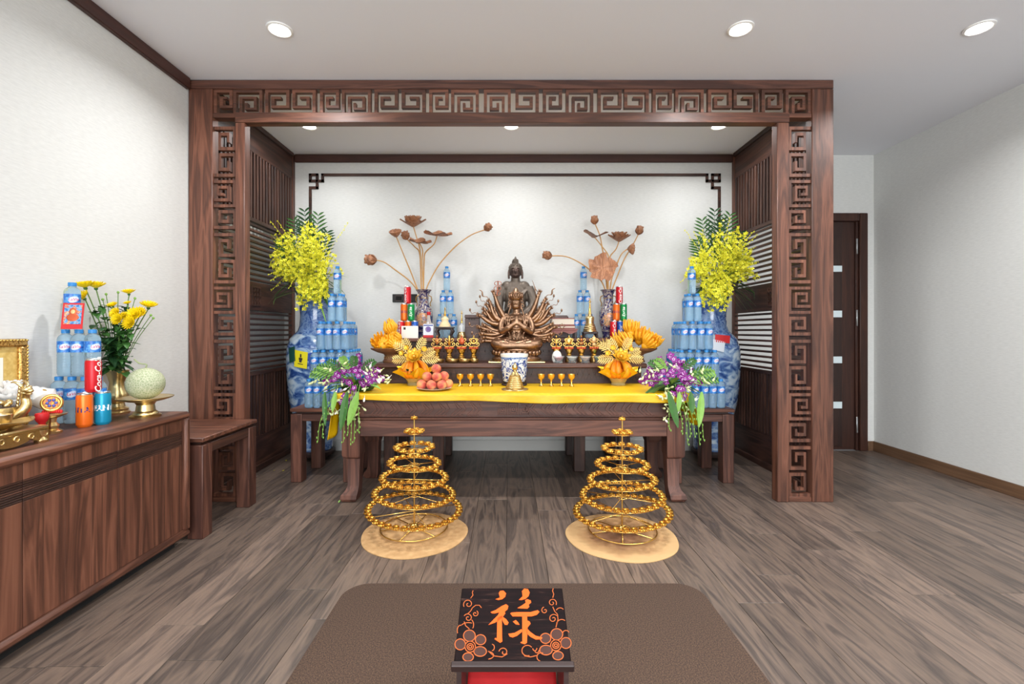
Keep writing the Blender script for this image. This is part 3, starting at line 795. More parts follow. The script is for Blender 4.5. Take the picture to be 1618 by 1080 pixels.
# ================================================================ big porcelain floor vases, paper flags, yellow orchids
VP = [(.135, .085), (.142, .10), (.138, .13), (.152, .25), (.182, .38), (.207, .48), (.225, .62), (.234, .76), (.236, .88), (.230, .95), (.207, 1.03), (.172, 1.07), (.145, 1.095), (.130, 1.14), (.124, 1.22), (.130, 1.32), (.150, 1.40), (.176, 1.455), (.180, 1.462), (.170, 1.462)]
def vase_r(z):
    for (r0, z0), (r1, z1) in zip(VP[:-1], VP[1:]):
        if z0 <= z <= z1: return r0 + (r1 - r0) * (z - z0) / max(1e-6, z1 - z0)
    return .2
def floor_vase(xc, side):
    yc = 4.018
    t = thing('floor_vase', 'tall blue and white porcelain floor vase holding yellow orchids, %s of the altar' % side, 'vase', (xc, yc, 0), 'tall porcelain floor vases')
    MB().lathe([(0, .04), (.15, .04), (.16, .055), (.16, .075), (.145, .085), (0, .085)], 36, (xc, yc, 0)).build('stand', M_['black_wood'], t)
    for k in range(4):
        a = k * math.pi / 2 + .7
        MB().lathe([(.014, 0), (.02, .006), (.02, .03), (.012, .04)], 10, (xc + .11 * math.cos(a), yc + .11 * math.sin(a), 0)).build('stand_foot', M_['black_metal'], t)
    b = MB().lathe([p for p in VP if p[1] <= 1.08] , 48, (xc, yc, 0)).build('body', M_['porcelain_landscape'], t, 179)
    MB().lathe([p for p in VP if p[1] >= 1.06] + [(.15, 1.41), (.12, 1.33), (.115, 1.22), (0, 1.2)], 48, (xc, yc, 0)).build('neck', M_['porcelain_blue'], t, 60)
    for z, w in ((.135, .02), (.965, .012), (1.085, .012)):
        MB().lathe([(vase_r(z) + .0012, z - w), (vase_r(z + .001) + .002, z), (vase_r(z + w) + .0012, z + w)], 48, (xc, yc, 0)).build('band', M_['porcelain_blue'], b)
    return t
VXL, VXR, VYC = -1.667, 1.742, 4.018
floor_vase(VXL, 'left'); floor_vase(VXR, 'right')
def flag(xc, px0, px1, z0, z1, tilt, mat, name, label, mark=None):
    """paper card curved round the belly of a vase"""
    Yf = VYC - .2
    x0, x1 = xat(px0, Yf) - xc, xat(px1, Yf) - xc
    R = .241
    m = MB()
    def fn(off):
        def f(u, v):
            x = x0 + (x1 - x0) * u; z = z0 + (z1 - z0) * v + tilt * (u - .5)
            r = max(R, vase_r(z) + .004) + off
            x = max(-r * .985, min(r * .985, x + (v - .5) * tilt * -.4))
            return (xc + x, VYC - math.sqrt(r * r - x * x), z)
        return f
    m.grid(fn(.001), 8, 4); m.grid(fn(.0025), 8, 4)
    o = m.build(name, mat, None, 60)
    tag(o, label, 'paper flag', 'paper flags on the vases')
    if mark:
        q = MB()
        g = fn(.0032)
        for (a, b, c, d) in mark:
            q.grid(lambda u, v: g(a + (b - a) * u, c + (d - c) * v), 3, 3)
        q.build('printed_mark', M_['ink'], o, 60)
    return o
flag(VXL, 457, 469, zat(571, 3.85), zat(548, 3.85), .02, M_['paper_green'], 'paper_flag', 'dark green paper flag on the left floor vase')
flag(VXL, 468, 489, zat(580, 3.82), zat(554, 3.82), -.02, M_['paper_yellow'], 'paper_flag', 'yellow paper flag with dark print on the left floor vase',
     [(.44, .56, .62, .82), (.36, .64, .45, .6), (.4, .6, .32, .45), (.3, .7, .2, .25)])
flag(VXL, 491, 512, zat(580, 3.80), zat(555, 3.80), .03, M_['paper_blue'], 'paper_flag', 'blue paper flag on the left floor vase beside the bottles')
flag(VXR, 1118, 1141, zat(553, 3.80), zat(537, 3.80), -.03, M_['paper_white'], 'paper_flag', 'white paper flag on the right floor vase')
flag(VXR, 1127, 1150, zat(541, 3.79), zat(529, 3.79), -.012, M_['paper_red'], 'paper_flag', 'red and white paper flag on the right floor vase')

def leaf(mb, base, direc, ln, w, curl=.3, up=Vector((0, 0, 1)), seg=5, fold=.25):
    d = Vector(direc).normalized(); sd = d.cross(up)
    if sd.length < 1e-3: sd = Vector((1, 0, 0))
    sd.normalize(); nrm = sd.cross(d).normalized()
    vs = []; fs = []
    for i in range(seg + 1):
        u = i / seg; ww = w * math.sin(math.pi * min(1, u * .92 + .06)) ** .8
        p = Vector(base) + d * ln * u + Vector((0, 0, -1)) * curl * ln * u * u
        vs += [p - sd * ww + nrm * ww * fold, p, p + sd * ww + nrm * ww * fold]
    for i in range(seg):
        for k in (0, 1): fs.append((i * 3 + k, i * 3 + k + 1, i * 3 + 4 + k, i * 3 + 3 + k))
    mb.add(vs, fs)
def frond(m, b0, tip, n, ll, w, start=.3, sagv=.02):
    b0, tip = Vector(b0), Vector(tip); d = (tip - b0).normalized(); sdv = d.cross(Vector((0, -1, 0)))
    sdv = sdv.normalized() if sdv.length > 1e-3 else Vector((1, 0, 0))
    m.tube([b0, (b0 + tip) / 2 + Vector((0, -sagv, sagv)), tip], [.0032, .0024, .001], 5)
    for i in range(n):
        u = i / (n - 1); k = start + (1 - start) * u; bow = 4 * k * (1 - k)
        p_ = b0 + (tip - b0) * k + Vector((0, -sagv, sagv)) * bow
        l2 = ll * (.35 + .65 * math.sin(math.pi * (.18 + .74 * u)))
        for s in (-1, 1): leaf(m, p_, d * .8 + sdv * s * .9, l2, w, .12, Vector((0, -1, 0)), 3, .4)
def petal_flower(mb, c, nrm, r, n, w, cup=.25, roll=0.0, mats=None):
    nrm = Vector(nrm).normalized()
    a = Vector((0, 0, 1)) if abs(nrm.z) < .9 else Vector((1, 0, 0))
    ux = (a - nrm * a.dot(nrm)).normalized(); uy = nrm.cross(ux)
    for k in range(n):
        t = 2 * math.pi * k / n + roll
        d = ux * math.cos(t) + uy * math.sin(t); s = -ux * math.sin(t) + uy * math.cos(t)
        p = Vector(c)
        if mats: mb.m = mats[k % len(mats)]
        vs = [p, p + d * r * .5 + s * w + nrm * r * cup * .5, p + d * r + nrm * r * cup, p + d * r * .5 - s * w + nrm * r * cup * .5]
        mb.add(vs, [(0, 1, 2), (0, 2, 3)])
def orchid_spray(xc, yc, zc, side, seed):
    rg = random.Random(seed)
    t = thing('yellow_orchid_bouquet', 'full bouquet of yellow dancing-lady orchids with fern fronds in the %s floor vase' % side, 'flowers', (xc, yc, zc), 'yellow orchid bouquets')
    fl_ = MB(); st = MB()
    sgn = -1 if side == 'left' else 1
    for k in range(96):
        ang = rg.uniform(-1.0, 1.0); el = rg.random()
        # tips spread over an egg shape leaning towards the room
        tipx = -sgn * -.005 + ang * (.315 - .22 * abs(el - .42)); tipz = -.16 + .70 * el - .10 * abs(ang) * (1 if el > .5 else -.8)
        if el < .22: tipx = sgn * -.08 + ang * .11; tipz -= .06
        tipy = -.12 - .20 * rg.random() * (1.1 - abs(ang) * .5)
        if el < .22: tipy -= .05
        p0 = Vector((xc + ang * .05, yc, zc - .02)); p2 = Vector((xc + tipx, yc + tipy, zc + tipz))
        p1 = (p0 + p2) / 2 + Vector((tipx * .2, tipy * .3, .13))
        pts = [(1 - u) ** 2 * p0 + 2 * u * (1 - u) * p1 + u * u * p2 for u in [i / 6 for i in range(7)]]
        st.tube(pts, .0022, 5)
        for i in range(22):
            u = .34 + .70 * i / 21
            b = (1 - u) ** 2 * p0 + 2 * u * (1 - u) * p1 + u * u * p2
            rad = .052 * (1.2 - u * .75)
            b += Vector((rg.uniform(-1, 1), rg.uniform(-1, .6), rg.uniform(-1, 1))) * rad
            nr = Vector((rg.uniform(-1, 1), -1, rg.uniform(-.6, 1)))
            r = rg.uniform(.010, .0185)
            fl_.m = 0
            petal_flower(fl_, b, nr, r, 4, r * .34, .2, rg.random() * 6)
            fl_.m = 1
            petal_flower(fl_, b + nr.normalized() * .003, nr, r * .5, 3, r * .22, .5, rg.random() * 6)
    lo, hi = WL + .115, 2.03
    def clampx(q): q.v = [(max(lo, min(hi, v[0])), v[1], v[2]) for v in q.v]
    clampx(fl_); clampx(st)
    ob = fl_.build('blossoms', [M_['petal_yellow'], M_['petal_deep']], t, None); ob['kind'] = 'stuff'
    st.build('stems', M_['stem_green'], t)['kind'] = 'stuff'
    # fern fronds standing up behind, blades at the sides
    for k, (dx, dz, ln) in enumerate(((-.13, .62, .62), (-.03, .70, .68), (.09, .66, .64), (.17, .50, .55), (-.20, .42, .5), (.0, .60, .58))):
        m = MB(); frond(m, (xc + dx * .15, yc - .02, zc), (xc + sgn * .02 + dx, yc - .06 - .015 * k, zc + dz * .92), 10, .125, .0085, .40)
        clampx(m); m.build('fern_frond', M_['leaf_dark'] if k % 2 else M_['leaf'], t, None)
    for k in range(34):
        m = MB(); a = rg.uniform(-1, 1); s = 1 if a > 0 else -1
        b0 = Vector((xc + a * .08, yc - .08, zc + rg.uniform(-.03, .12)))
        leaf(m, b0, (a * 1.2 + s * .4, -.35, rg.uniform(-.5, .5)), rg.uniform(.16, .32), rg.uniform(.007, .014), rg.uniform(.2, .7), seg=6)
        clampx(m); m.build('blade_leaf', M_['leaf'] if k % 3 else M_['leaf_light'], t, None)
    # thin budded tips reaching out
    for k in range(26):
        m = MB(); a = rg.uniform(-1, 1)
        p0 = Vector((xc + a * .1, yc - .1, zc + .15)); p2 = Vector((xc + a * .37, yc - rg.uniform(.1, .3), zc + rg.uniform(-.05, .58)))
        m.tube([p0, (p0 + p2) / 2 + Vector((0, 0, .04)), p2], .0014, 4)
        for i in range(7):
            u = .55 + .07 * i; p = p0 + (p2 - p0) * u + Vector((0, 0, .06 * (1 - u)))
            m.ball(p + Vector((rg.uniform(-.008, .008), 0, rg.uniform(-.008, .008))), (.0045, .0045, .006), 6, 4)
        clampx(m); m.build('bud_spray', M_['petal_yellow'], t)
orchid_spray(VXL, VYC - .03, 1.455, 'left', 5)
orchid_spray(VXR, VYC - .03, 1.455, 'right', 9)

# ================================================================ carved wooden lotus in dark vases
LV = [(0, 0), (.045, 0), (.05, .008), (.046, .02), (.058, .06), (.074, .13), (.080, .19), (.076, .235), (.058, .265), (.046, .285), (.041, .33), (.044, .375), (.058, .405), (.070, .418), (.066, .42), (.05, .40), (.036, .36), (0, .33)]
def spline(pts, n=18):
    out = []
    P = [pts[0]] + list(pts) + [pts[-1]]
    for i in range(1, len(P) - 2):
        for k in range(n // 3 if n > 9 else 4):
            u = k / (n // 3 if n > 9 else 4); a, b, c, d = (Vector(q) for q in P[i - 1:i + 3])
            out.append(.5 * ((2 * b) + (-a + c) * u + (2 * a - 5 * b + 4 * c - d) * u * u + (-a + 3 * b - 3 * c + d) * u ** 3))
    out.append(Vector(P[-2]))
    return out
def frame_of(d):
    d = Vector(d).normalized(); q = Vector((0, 0, 1)).rotation_difference(d)
    return q.to_matrix().to_4x4()
def petal_mesh(m, M, ln, w, open_, n, z0=0.0, thick=.003, roll=0.0, tipc=.3):
    for k in range(n):
        a = 2 * math.pi * k / n + roll
        R_ = M @ Matrix.Rotation(a, 4, 'Z')
        for o in (0, thick):
            vs = []
            for i in range(7):
                u = i / 6; ww = w * math.sin(math.pi * (.12 + .86 * u)) ** .75
                out = .25 * w + ln * (open_ * u - tipc * open_ * u * u * .5); z = z0 + ln * (u * (1 - open_ * .55) + .25 * u * u * open_ * tipc)
                cup = .35 * w
                for s in (-1, -.5, 0, .5, 1): vs.append((out - cup * s * s * (1 - open_ * .6) + o * .6, ww * s, z + cup * .6 * s * s * open_ - o))
            fs = [(i * 5 + j, i * 5 + j + 1, i * 5 + 6 + j, i * 5 + 5 + j) for i in range(6) for j in range(4)]
            m.add(vs, fs, R_)
def lotus_head(kind, p, d, s, parent):
    M = Matrix.Translation(p) @ frame_of(d) @ Matrix.Scale(s * 1.22, 4)
    m = MB()
    if kind == 'bud':
        m.ball((0, 0, .028), (.02, .02, .036), 10, 8, M)
        petal_mesh(m, M, .07, .026, .34, 5, 0); petal_mesh(m, M, .06, .026, .55, 4, -.004, roll=.5)
        nm = 'lotus_bud'
    elif kind == 'open':
        m.ball((0, 0, .03), (.022, .022, .03), 10, 8, M)
        petal_mesh(m, M, .085, .024, .40, 6, .004); petal_mesh(m, M, .10, .026, .66, 7, 0, roll=.4); petal_mesh(m, M, .10, .025, .92, 6, -.004, roll=.1, tipc=.1)
        nm = 'lotus_flower'
    elif kind == 'pod':
        m.lathe([(0, 0), (.012, .0), (.03, .018), (.042, .034), (.043, .04), (.038, .043), (0, .044)], 18, M=M)
        for a in range(12):
            r = .028 if a < 8 else .012; t = a * .785 if a < 8 else a * 1.57
            m.ball((r * math.cos(t), r * math.sin(t), .044), (.006, .006, .004), 6, 4, M)
        nm = 'seed_pod'
    else:
        n = 30
        def fn(o):
            def f(u, v):
                a = 2 * math.pi * u; r = v * .085 * (1 + .10 * math.cos(5 * a)) * (1 - .25 * max(0, math.cos(5 * a + 1.2)) ** 8)
                if kind == 'fold': return (r * math.cos(a), r * math.sin(a) * .9, .035 * abs(math.cos(a)) * v * 1.3 + o)
                return (r * math.cos(a), r * math.sin(a), .016 * v * v + .010 * v * math.sin(5 * a) + o)
            return f
        m.grid(fn(0), n, 6, M); m.grid(fn(.004), n, 6, M)
        nm = 'lotus_leaf'
    m.build(nm, M_['lotus_wood'], parent, 60)
def lotus_vase(pxc, side, stems):
    Y = 4.06; xc = xat(pxc, Y)
    v = thing('lotus_vase', 'dark blue enamel vase holding carved wooden lotus, %s of the statues' % side, 'vase', (xc, Y, T2), 'dark lotus vases')
    MB().lathe(LV, 32, (xc, Y, T2)).build('body', M_['cloisonne'], v, 60)
    m = MB()
    n = 14; vs = []
    for i in range(n):
        a = 2 * math.pi * i / n
        vs.append(a)
    def rz(z):
        for (r0, z0), (r1, z1) in zip(LV[1:-1], LV[2:]):
            if z0 <= z <= z1: return r0 + (r1 - r0) * (z - z0) / max(1e-6, z1 - z0)
        return .07
    def fn(u, w):
        a = 2 * math.pi * u; z = .155 + .062 * w * math.sin(a); ang = .85 * w * math.cos(a)
        r = rz(z) + .0015
        return (xc + r * math.sin(ang), Y - r * math.cos(ang), T2 + z)
    m.grid(fn, 24, 6); m.build('painted_panel', M_['cloisonne_panel'], v, 179)
    for s in (-1, 1):
        MB().tube([(xc + s * .043, Y, T2 + .37), (xc + s * .066, Y, T2 + .36), (xc + s * .07, Y, T2 + .33), (xc + s * .055, Y, T2 + .30), (xc + s * .062, Y, T2 + .275)], .005, 6).build('handle', M_['gold_dark'], v)
    MB().torus((xc, Y, T2 + .345), .0425, .003, 28, 6).build('collar', M_['gold_dark'], v)
    a = thing('wooden_lotus_arrangement', 'carved brown wooden lotus blooms and leaves on golden stems in the %s dark vase' % side, 'wooden flowers', (xc, Y, T2 + .33), 'carved lotus arrangements')
    for kind, px, py, dep, dirv, s, pts in stems:
        p3 = [at(x_, y_, Y + dep * (1 - i / (len(pts) - 1)) ** 1.0) for i, (x_, y_) in enumerate(pts)]
        p3[-1].y = Y; p3.append(Vector((xc + (p3[-1].x - xc) * .3, Y, T2 + .34)))
        sp = spline(p3)
        MB().tube(sp, [.0058 if i > len(sp) * .3 else .0048 for i in range(len(sp))], 8).build('lotus_stem', M_['stem_gold'], a)
        lotus_head(kind, p3[0], dirv, s, a)
def zz(ox, oy, L): return [(ox + x / 4.5, oy + y / 4.5) for x, y in L]
A = lambda L: zz(560, 320, L)
B = lambda L: zz(840, 320, L)
lotus_vase(669.5, 'left', [
    ('bud', 0, 0, -.04, (-1, -.15, .05), 1.25, A([(150, 408), (215, 425), (300, 485), (380, 545), (435, 605)])),
    ('pod', 0, 0, -.05, (-.1, -.55, 1), 1.05, A([(298, 242), (350, 370), (400, 490), (445, 605)])),
    ('bud', 0, 0, .02, (-.3, -.2, 1), .95, A([(372, 258), (430, 315), (465, 370), (475, 605)])),
    ('open', 0, 0, .03, (0, -.15, 1), 1.0, A([(418, 166), (440, 240), (465, 330), (470, 450), (478, 605)])),
    ('leaf', 0, 0, -.12, (.15, -.35, 1), .9, A([(462, 285), (485, 340), (480, 420), (490, 605)])),
    ('leaf', 0, 0, -.05, (.1, -.25, 1), 1.15, A([(588, 235), (565, 295), (505, 355), (495, 420), (492, 605)])),
    ('bud', 0, 0, -.04, (.7, -.2, .6), .9, A([(930, 192), (830, 230), (720, 310), (610, 430), (550, 530), (515, 605)]))])
lotus_vase(961, 'right', [
    ('bud', 0, 0, -.04, (-1, -.15, .1), 1.0, B([(138, 378), (240, 382), (340, 425), (430, 490), (490, 550), (520, 612)])),
    ('bud', 0, 0, -.03, (-.15, -.2, 1), .9, B([(450, 148), (485, 235), (505, 340), (520, 430), (535, 612)])),
    ('fold', 0, 0, -.02, (.1, -.1, 1), 1.0, B([(450, 248), (500, 310), (545, 375), (548, 450), (540, 612)])),
    ('open', 0, 0, .02, (0, -.15, 1), .9, B([(622, 272), (600, 330), (560, 380), (545, 450), (545, 612)])),
    ('pod', 0, 0, -.05, (.8, -.45, -.1), .95, B([(684, 328), (640, 365), (605, 440), (570, 540), (558, 612)])),
    ('bud', 0, 0, .03, (.2, -.2, 1), .95, B([(760, 222), (720, 300), (660, 400), (610, 520), (575, 612)])),
    ('leaf', 0, 0, -.16, (-.05, -1, .15), 1.15, B([(500, 465), (525, 520), (538, 612)]))])

# wall socket
o = MB().box(xat(620.5, WB), xat(659.5, WB), WB - .012, WB, zat(477.5, WB), zat(464.5, WB), .003).build('plate', M_['black_metal'], None, None)
o.name = 'wall_socket'; tag(o, 'black wall socket behind the left can tower', 'socket')
for dx in (-.055, .03):
    xm = xat(640, WB) + dx
    MB().box(xm - .028, xm + .028, WB - .0145, WB - .011, zat(474.5, WB), zat(467.5, WB), .001).build('socket_face', M_['gold_dark'] if 0 else M_['dark_void'], o, None)
    MB().box(xm - .03, xm + .03, WB - .0132, WB - .011, zat(475.5, WB), zat(466.5, WB), .001).build('socket_rim', M_['lamp_rim'] if 0 else M_['book_dark'], o, None)

# ================================================================ statues
def limb(m, pts, rad, n=10): m.tube(spline(pts, 9), [rad[min(len(rad) - 1, int(i * (len(rad) - 1) / max(1, (len(pts) - 1) * 3) + .5))] for i in range((len(pts) - 1) * 3 + 1)], n)
# seated dark buddha at the back
bx, by, bz = xat(814.5, 4.06), 4.065, T2
BU = thing('buddha_statue', 'dark bronze seated buddha statue rising behind the many-armed statue', 'statue', (bx, by, bz))
def Pb(x, y, z): return Vector((bx + x, by + y, bz + z))
m = MB()
m.lathe([(0, 0), (.17, 0), (.175, .02), (.16, .045), (.165, .07), (.15, .085), (0, .085)], 28, (bx, by, bz), sx=1.05, sy=.62)
m.build('lotus_seat', M_['bronze_grey'], BU)
m = MB()
m.ball(Pb(0, 0, .15), (.12, .085, .09), 16, 10)
m.ball(Pb(0, .0, .26), (.100, .07, .11), 16, 10)
m.ball(Pb(0, 0, .37), (.112, .068, .105), 16, 10)
m.ball(Pb(-.072, 0, .447), (.056, .05, .050), 12, 8); m.ball(Pb(.072, 0, .447), (.056, .05, .050), 12, 8); m.ball(Pb(0, 0, .45), (.07, .05, .05), 12, 8)
m.tube([Pb(0, 0, .44), Pb(0, -.004, .56)], [.046, .036], 12)
for s in (-1, 1):
    m.tube(spline([Pb(s * .03, -.02, .13), Pb(s * .12, -.05, .125), Pb(s * .175, -.07, .115), Pb(s * .12, -.11, .11), Pb(s * -.02, -.12, .105)], 9), .042, 10)
m.tube(spline([Pb(-.11, 0, .44), Pb(-.142, -.015, .33), Pb(-.14, -.05, .235), Pb(-.115, -.10, .165), Pb(-.10, -.13, .10)], 9), [.042] * 5 + [.036] * 4 + [.028] * 4, 10)
m.tube(spline([Pb(.11, 0, .44), Pb(.148, -.01, .34), Pb(.142, -.045, .26), Pb(.07, -.10, .205), Pb(.0, -.11, .19)], 9), [.046] * 5 + [.044] * 4 + [.03] * 4, 10)
for k in range(4):                                      # robe folds over the shoulder and arm
    m.tube(spline([Pb(.12 - .012 * k, -.02, .445 - .005 * k), Pb(.06 - .02 * k, -.072, .36), Pb(-.03 - .02 * k, -.072, .27 - .01 * k), Pb(-.085, -.03, .21)], 9), .006, 6)
    m.tube([Pb(.10 + .02 * k, -.06 + .012 * k, .23 + .004 * k), Pb(.135 + .012 * k, -.06 + .012 * k, .20), Pb(.16, -.02, .15)], .008, 6)
m.ball(Pb(.0, -.12, .185), (.035, .022, .014), 10, 6)
body = fuse(m, .0065, 'robed_body', M_['bronze_grey'], BU)
m = MB()
H = Pb(0, -.006, .578)
m.ball(H, (.052, .056, .066), 20, 14); m.ball(H + Vector((0, -.016, -.03)), (.040, .04, .038), 14, 10)
m.ball(H + Vector((0, -.055, -.008)), (.008, .012, .018), 8, 6)                                     # nose
m.tube([H + Vector((0, -.052, .016)), H + Vector((0, -.062, -.012))], [.005, .007], 6)
m.ball(H + Vector((0, -.05, -.037)), (.017, .008, .005), 8, 6); m.ball(H + Vector((0, -.047, -.046)), (.013, .008, .005), 8, 6)
for s in (-1, 1):
    m.ball(H + Vector((s * .021, -.048, .006)), (.013, .008, .006), 8, 6)
    m.tube([H + Vector((s * .006, -.052, .02)), H + Vector((s * .022, -.051, .026)), H + Vector((s * .036, -.042, .02))], .0035, 6)
    m.tube([H + Vector((s * .053, .004, .02)), H + Vector((s * .06, .0, -.01)), H + Vector((s * .058, -.002, -.062))], [.010, .009, .010], 8)
head = fuse(m, .0036, 'head', M_['bronze_face'], BU, smooth_it=1)
m = MB()
m.ball(H + Vector((0, .008, .022)), (.058, .060, .056), 20, 12)
m.ball(H + Vector((0, .006, .082)), (.028, .03, .03), 14, 10); m.lathe([(.012, .104), (.009, .118), (.004, .13), (0, .134)], 10, H)
hair = MB()
rg = random.Random(3)
for k in range(220):                                    # tight curls
    z = rg.uniform(.1, 1); a = rg.uniform(0, 2 * math.pi); r = math.sqrt(1 - z * z)
    p = H + Vector((.058 * r * math.cos(a), .008 + .06 * r * math.sin(a), .022 + .056 * z))
    if p.y < H.y - .03 and p.z < H.z + .045: continue
    m.ball(p, .0055, 6, 4)
for k in range(60):
    z = rg.uniform(0, 1); a = rg.uniform(0, 2 * math.pi); r = math.sqrt(1 - z * z)
    m.ball(H + Vector((.028 * r * math.cos(a), .006 + .03 * r * math.sin(a), .082 + .03 * z)), .005, 6, 4)
m.build('curled_hair', M_['bronze_grey'], head, 179)

# many-armed guanyin in front
gx, gy, gz = xat(816, 3.71), 3.715, T1
GU = thing('many_armed_statue', 'copper-bronze many-armed seated statue with palms joined, at the altar centre', 'statue', (gx, gy, gz))
def Pg(x, y, z): return Vector((gx + x, gy + y, gz + z))
MB().box(gx - .222, gx + .222, gy - .135, gy + .13, gz, gz + .014, .005).build('gold_plinth', M_['brass'], GU)
m = MB().lathe([(0, .014), (.19, .014), (.196, .03), (.175, .045), (.165, .06), (.18, .085), (.19, .10), (.186, .112), (0, .112)], 40, Pg(0, 0, 0), sx=1.0, sy=.66)
for k in range(26):
    a = 2 * math.pi * k / 26
    p = Pg(.178 * math.cos(a), .118 * math.sin(a), .078)
    m.ball(p, (.022, .018, .024), 8, 6)
m.build('lotus_seat', M_['bronze'], GU, 60)
m = MB()
# crossed legs and folded robe
for s in (-1, 1):
    m.tube(spline([Pg(s * .03, .0, .15), Pg(s * .11, -.03, .16), Pg(s * .165, -.055, .148), Pg(s * .13, -.095, .14), Pg(s * .02, -.11, .135), Pg(-s * .06, -.105, .15)], 9), [.045] * 6 + [.042] * 5 + [.032] * 5, 12)
m.ball(Pg(0, -.02, .13), (.175, .11, .03), 20, 8)
for k in range(7): m.tube(spline([Pg(-.16 + .03 * k, -.10 - .012 * math.sin(k), .125), Pg(-.10 + .03 * k, -.125, .13), Pg(-.02 + .025 * k, -.13, .118)], 9), .006, 6)
m.ball(Pg(0, 0, .2), (.085, .06, .07), 16, 10); m.ball(Pg(0, 0, .27), (.078, .055, .08), 16, 10); m.ball(Pg(0, 0, .33), (.095, .055, .065), 16, 10)
m.ball(Pg(-.085, 0, .355), (.036, .036, .036), 10, 8); m.ball(Pg(.085, 0, .355), (.036, .036, .036), 10, 8)
m.tube([Pg(0, 0, .37), Pg(0, -.008, .45)], [.034, .029], 10)
for s in (-1, 1):
    m.tube(spline([Pg(s * .095, 0, .35), Pg(s * .118, -.02, .29), Pg(s * .112, -.05, .245), Pg(s * .06, -.085, .275), Pg(s * .012, -.095, .31)], 9), [.032] * 4 + [.03] * 3 + [.024] * 3 + [.017] * 3, 10)
    m.tube([Pg(s * .008, -.096, .30), Pg(s * .006, -.1, .335), Pg(s * .003, -.098, .365)], [.013, .011, .005], 8)
    for k in range(3): m.tube(spline([Pg(s * (.04 + .016 * k), -.05, .375), Pg(s * (.055 + .018 * k), -.062, .33), Pg(s * (.05 + .012 * k), -.066, .27)], 9), .005, 6)
for k in range(3): m.torus(Pg(0, -.045 - .006 * k, .345 - .02 * k), .03 + .014 * k, .0042, 24, 6, axis='y', sy=.7)
for k in range(5): m.tube(spline([Pg(-.06 + .03 * k, -.06, .24), Pg(-.05 + .025 * k, -.085, .2), Pg(-.03 + .02 * k, -.10, .17)], 9), .007, 6)
fuse(m, .0058, 'robed_body', M_['bronze'], GU)
m = MB(); H = Pg(-.005, -.012, .470)
m.ball(H, (.042, .042, .052), 18, 12); m.ball(H + Vector((0, -.01, -.028)), (.033, .032, .028), 12, 8)
m.tube([H + Vector((0, -.036, .012)), H + Vector((0, -.044, -.01))], [.0035, .0055], 6)
m.ball(H + Vector((0, -.036, -.027)), (.011, .006, .004), 8, 6)
for s in (-1, 1):
    m.ball(H + Vector((s * .015, -.034, .004)), (.010, .006, .0045), 8, 6)
    m.tube([H + Vector((s * .004, -.037, .015)), H + Vector((s * .016, -.036, .019)), H + Vector((s * .026, -.029, .014))], .0026, 6)
    m.tube([H + Vector((s * .038, 0, .01)), H + Vector((s * .043, 0, -.015)), H + Vector((s * .041, 0, -.05))], [.008, .007, .008], 8)
hd = fuse(m, .0027, 'head', M_['bronze'], GU, smooth_it=1)
m = MB()
m.lathe([(.046, .024), (.052, .034), (.054, .05), (.05, .066), (.040, .082), (.028, .096), (.016, .112), (.0, .126)], 24, H)
for k in range(9):
    a = math.pi + math.pi * (k + .5) / 9 * 1.0
    p = H + Vector((.054 * math.cos(a), .054 * math.sin(a), .056)); m.ball(p, (.009, .009, .017), 8, 6); m.ball(p + Vector((0, 0, .022)), .0055, 6, 4)
    m.ball(H + Vector((.044 * math.cos(a), .044 * math.sin(a), .031)), .005, 6, 4)
for s in (-1, 1):
    for k in range(3): m.torus(H + Vector((s * (.045 + .004 * k), -.005, .03 - .025 * k)), .011, .0035, 12, 6, axis='y')
    m.tube(spline([H + Vector((s * .045, 0, -.03)), H + Vector((s * .058, -.005, -.08)), H + Vector((s * .075, -.02, -.12)), H + Vector((s * .10, -.02, -.14))], 9), .006, 6)
m.build('crown', M_['bronze'], hd, 179)
# fan of arms
rg = random.Random(21)
def arm(s, ang, ln, yb, item, bend=.16):
    m = MB(); b0 = Pg(s * .06, yb, .30 if ang > .2 else .26)
    d = Vector((s * math.cos(ang), -.12, math.sin(ang))); nrm = Vector((-s * math.sin(ang), 0, math.cos(ang)))
    e = b0 + d * ln * .55 - nrm * ln * bend; h = b0 + d * ln
    m.tube(spline([b0, e, h], 9), [.023] * 3 + [.019] * 2 + [.014] * 2, 8)
    m.ball(h + d * .008, (.015, .011, .017), 8, 6)
    for k in range(4):
        t = (k - 1.5) * .3; dd = (d + nrm * t).normalized()
        m.tube([h + d * .012, h + dd * .03, h + dd * .036 + Vector((0, -.006, .004))], [.0055, .0045, .003], 5)
    m.torus(h - d * .018, .0155, .003, 10, 5, M=None)
    o = m.build('arm', M_['bronze'], GU, 179)
    q = MB(); g = h + d * .02
    if item == 'bud':
        q.tube(spline([g, g + d * .03 + nrm * .01, g + d * .05 - nrm * .004, g + d * .065 + Vector((0, 0, .012))], 9), .0024, 5)
        q.ball(g + d * .068 + Vector((0, 0, .02)), (.008, .008, .013), 8, 6)
    elif item == 'wheel':
        q.tube([g, g + d * .03], .0025, 5); q.torus(g + d * .048, .015, .0035, 16, 6, axis='y')
        for k in range(8):
            a = k * math.pi / 4; q.ball(g + d * .048 + Vector((.022 * math.cos(a), 0, .022 * math.sin(a))), .004, 5, 4)
    elif item == 'flame':
        q.tube(spline([g, g + d * .03 + nrm * .012, g + d * .06 - nrm * .010, g + d * .09 + nrm * .008, g + d * .115], 9), [.003] * 6 + [.006, .008, .007, .005, .004, .003, .001], 6)
    if q.v: q.build('attribute', M_['bronze'], o, 179)
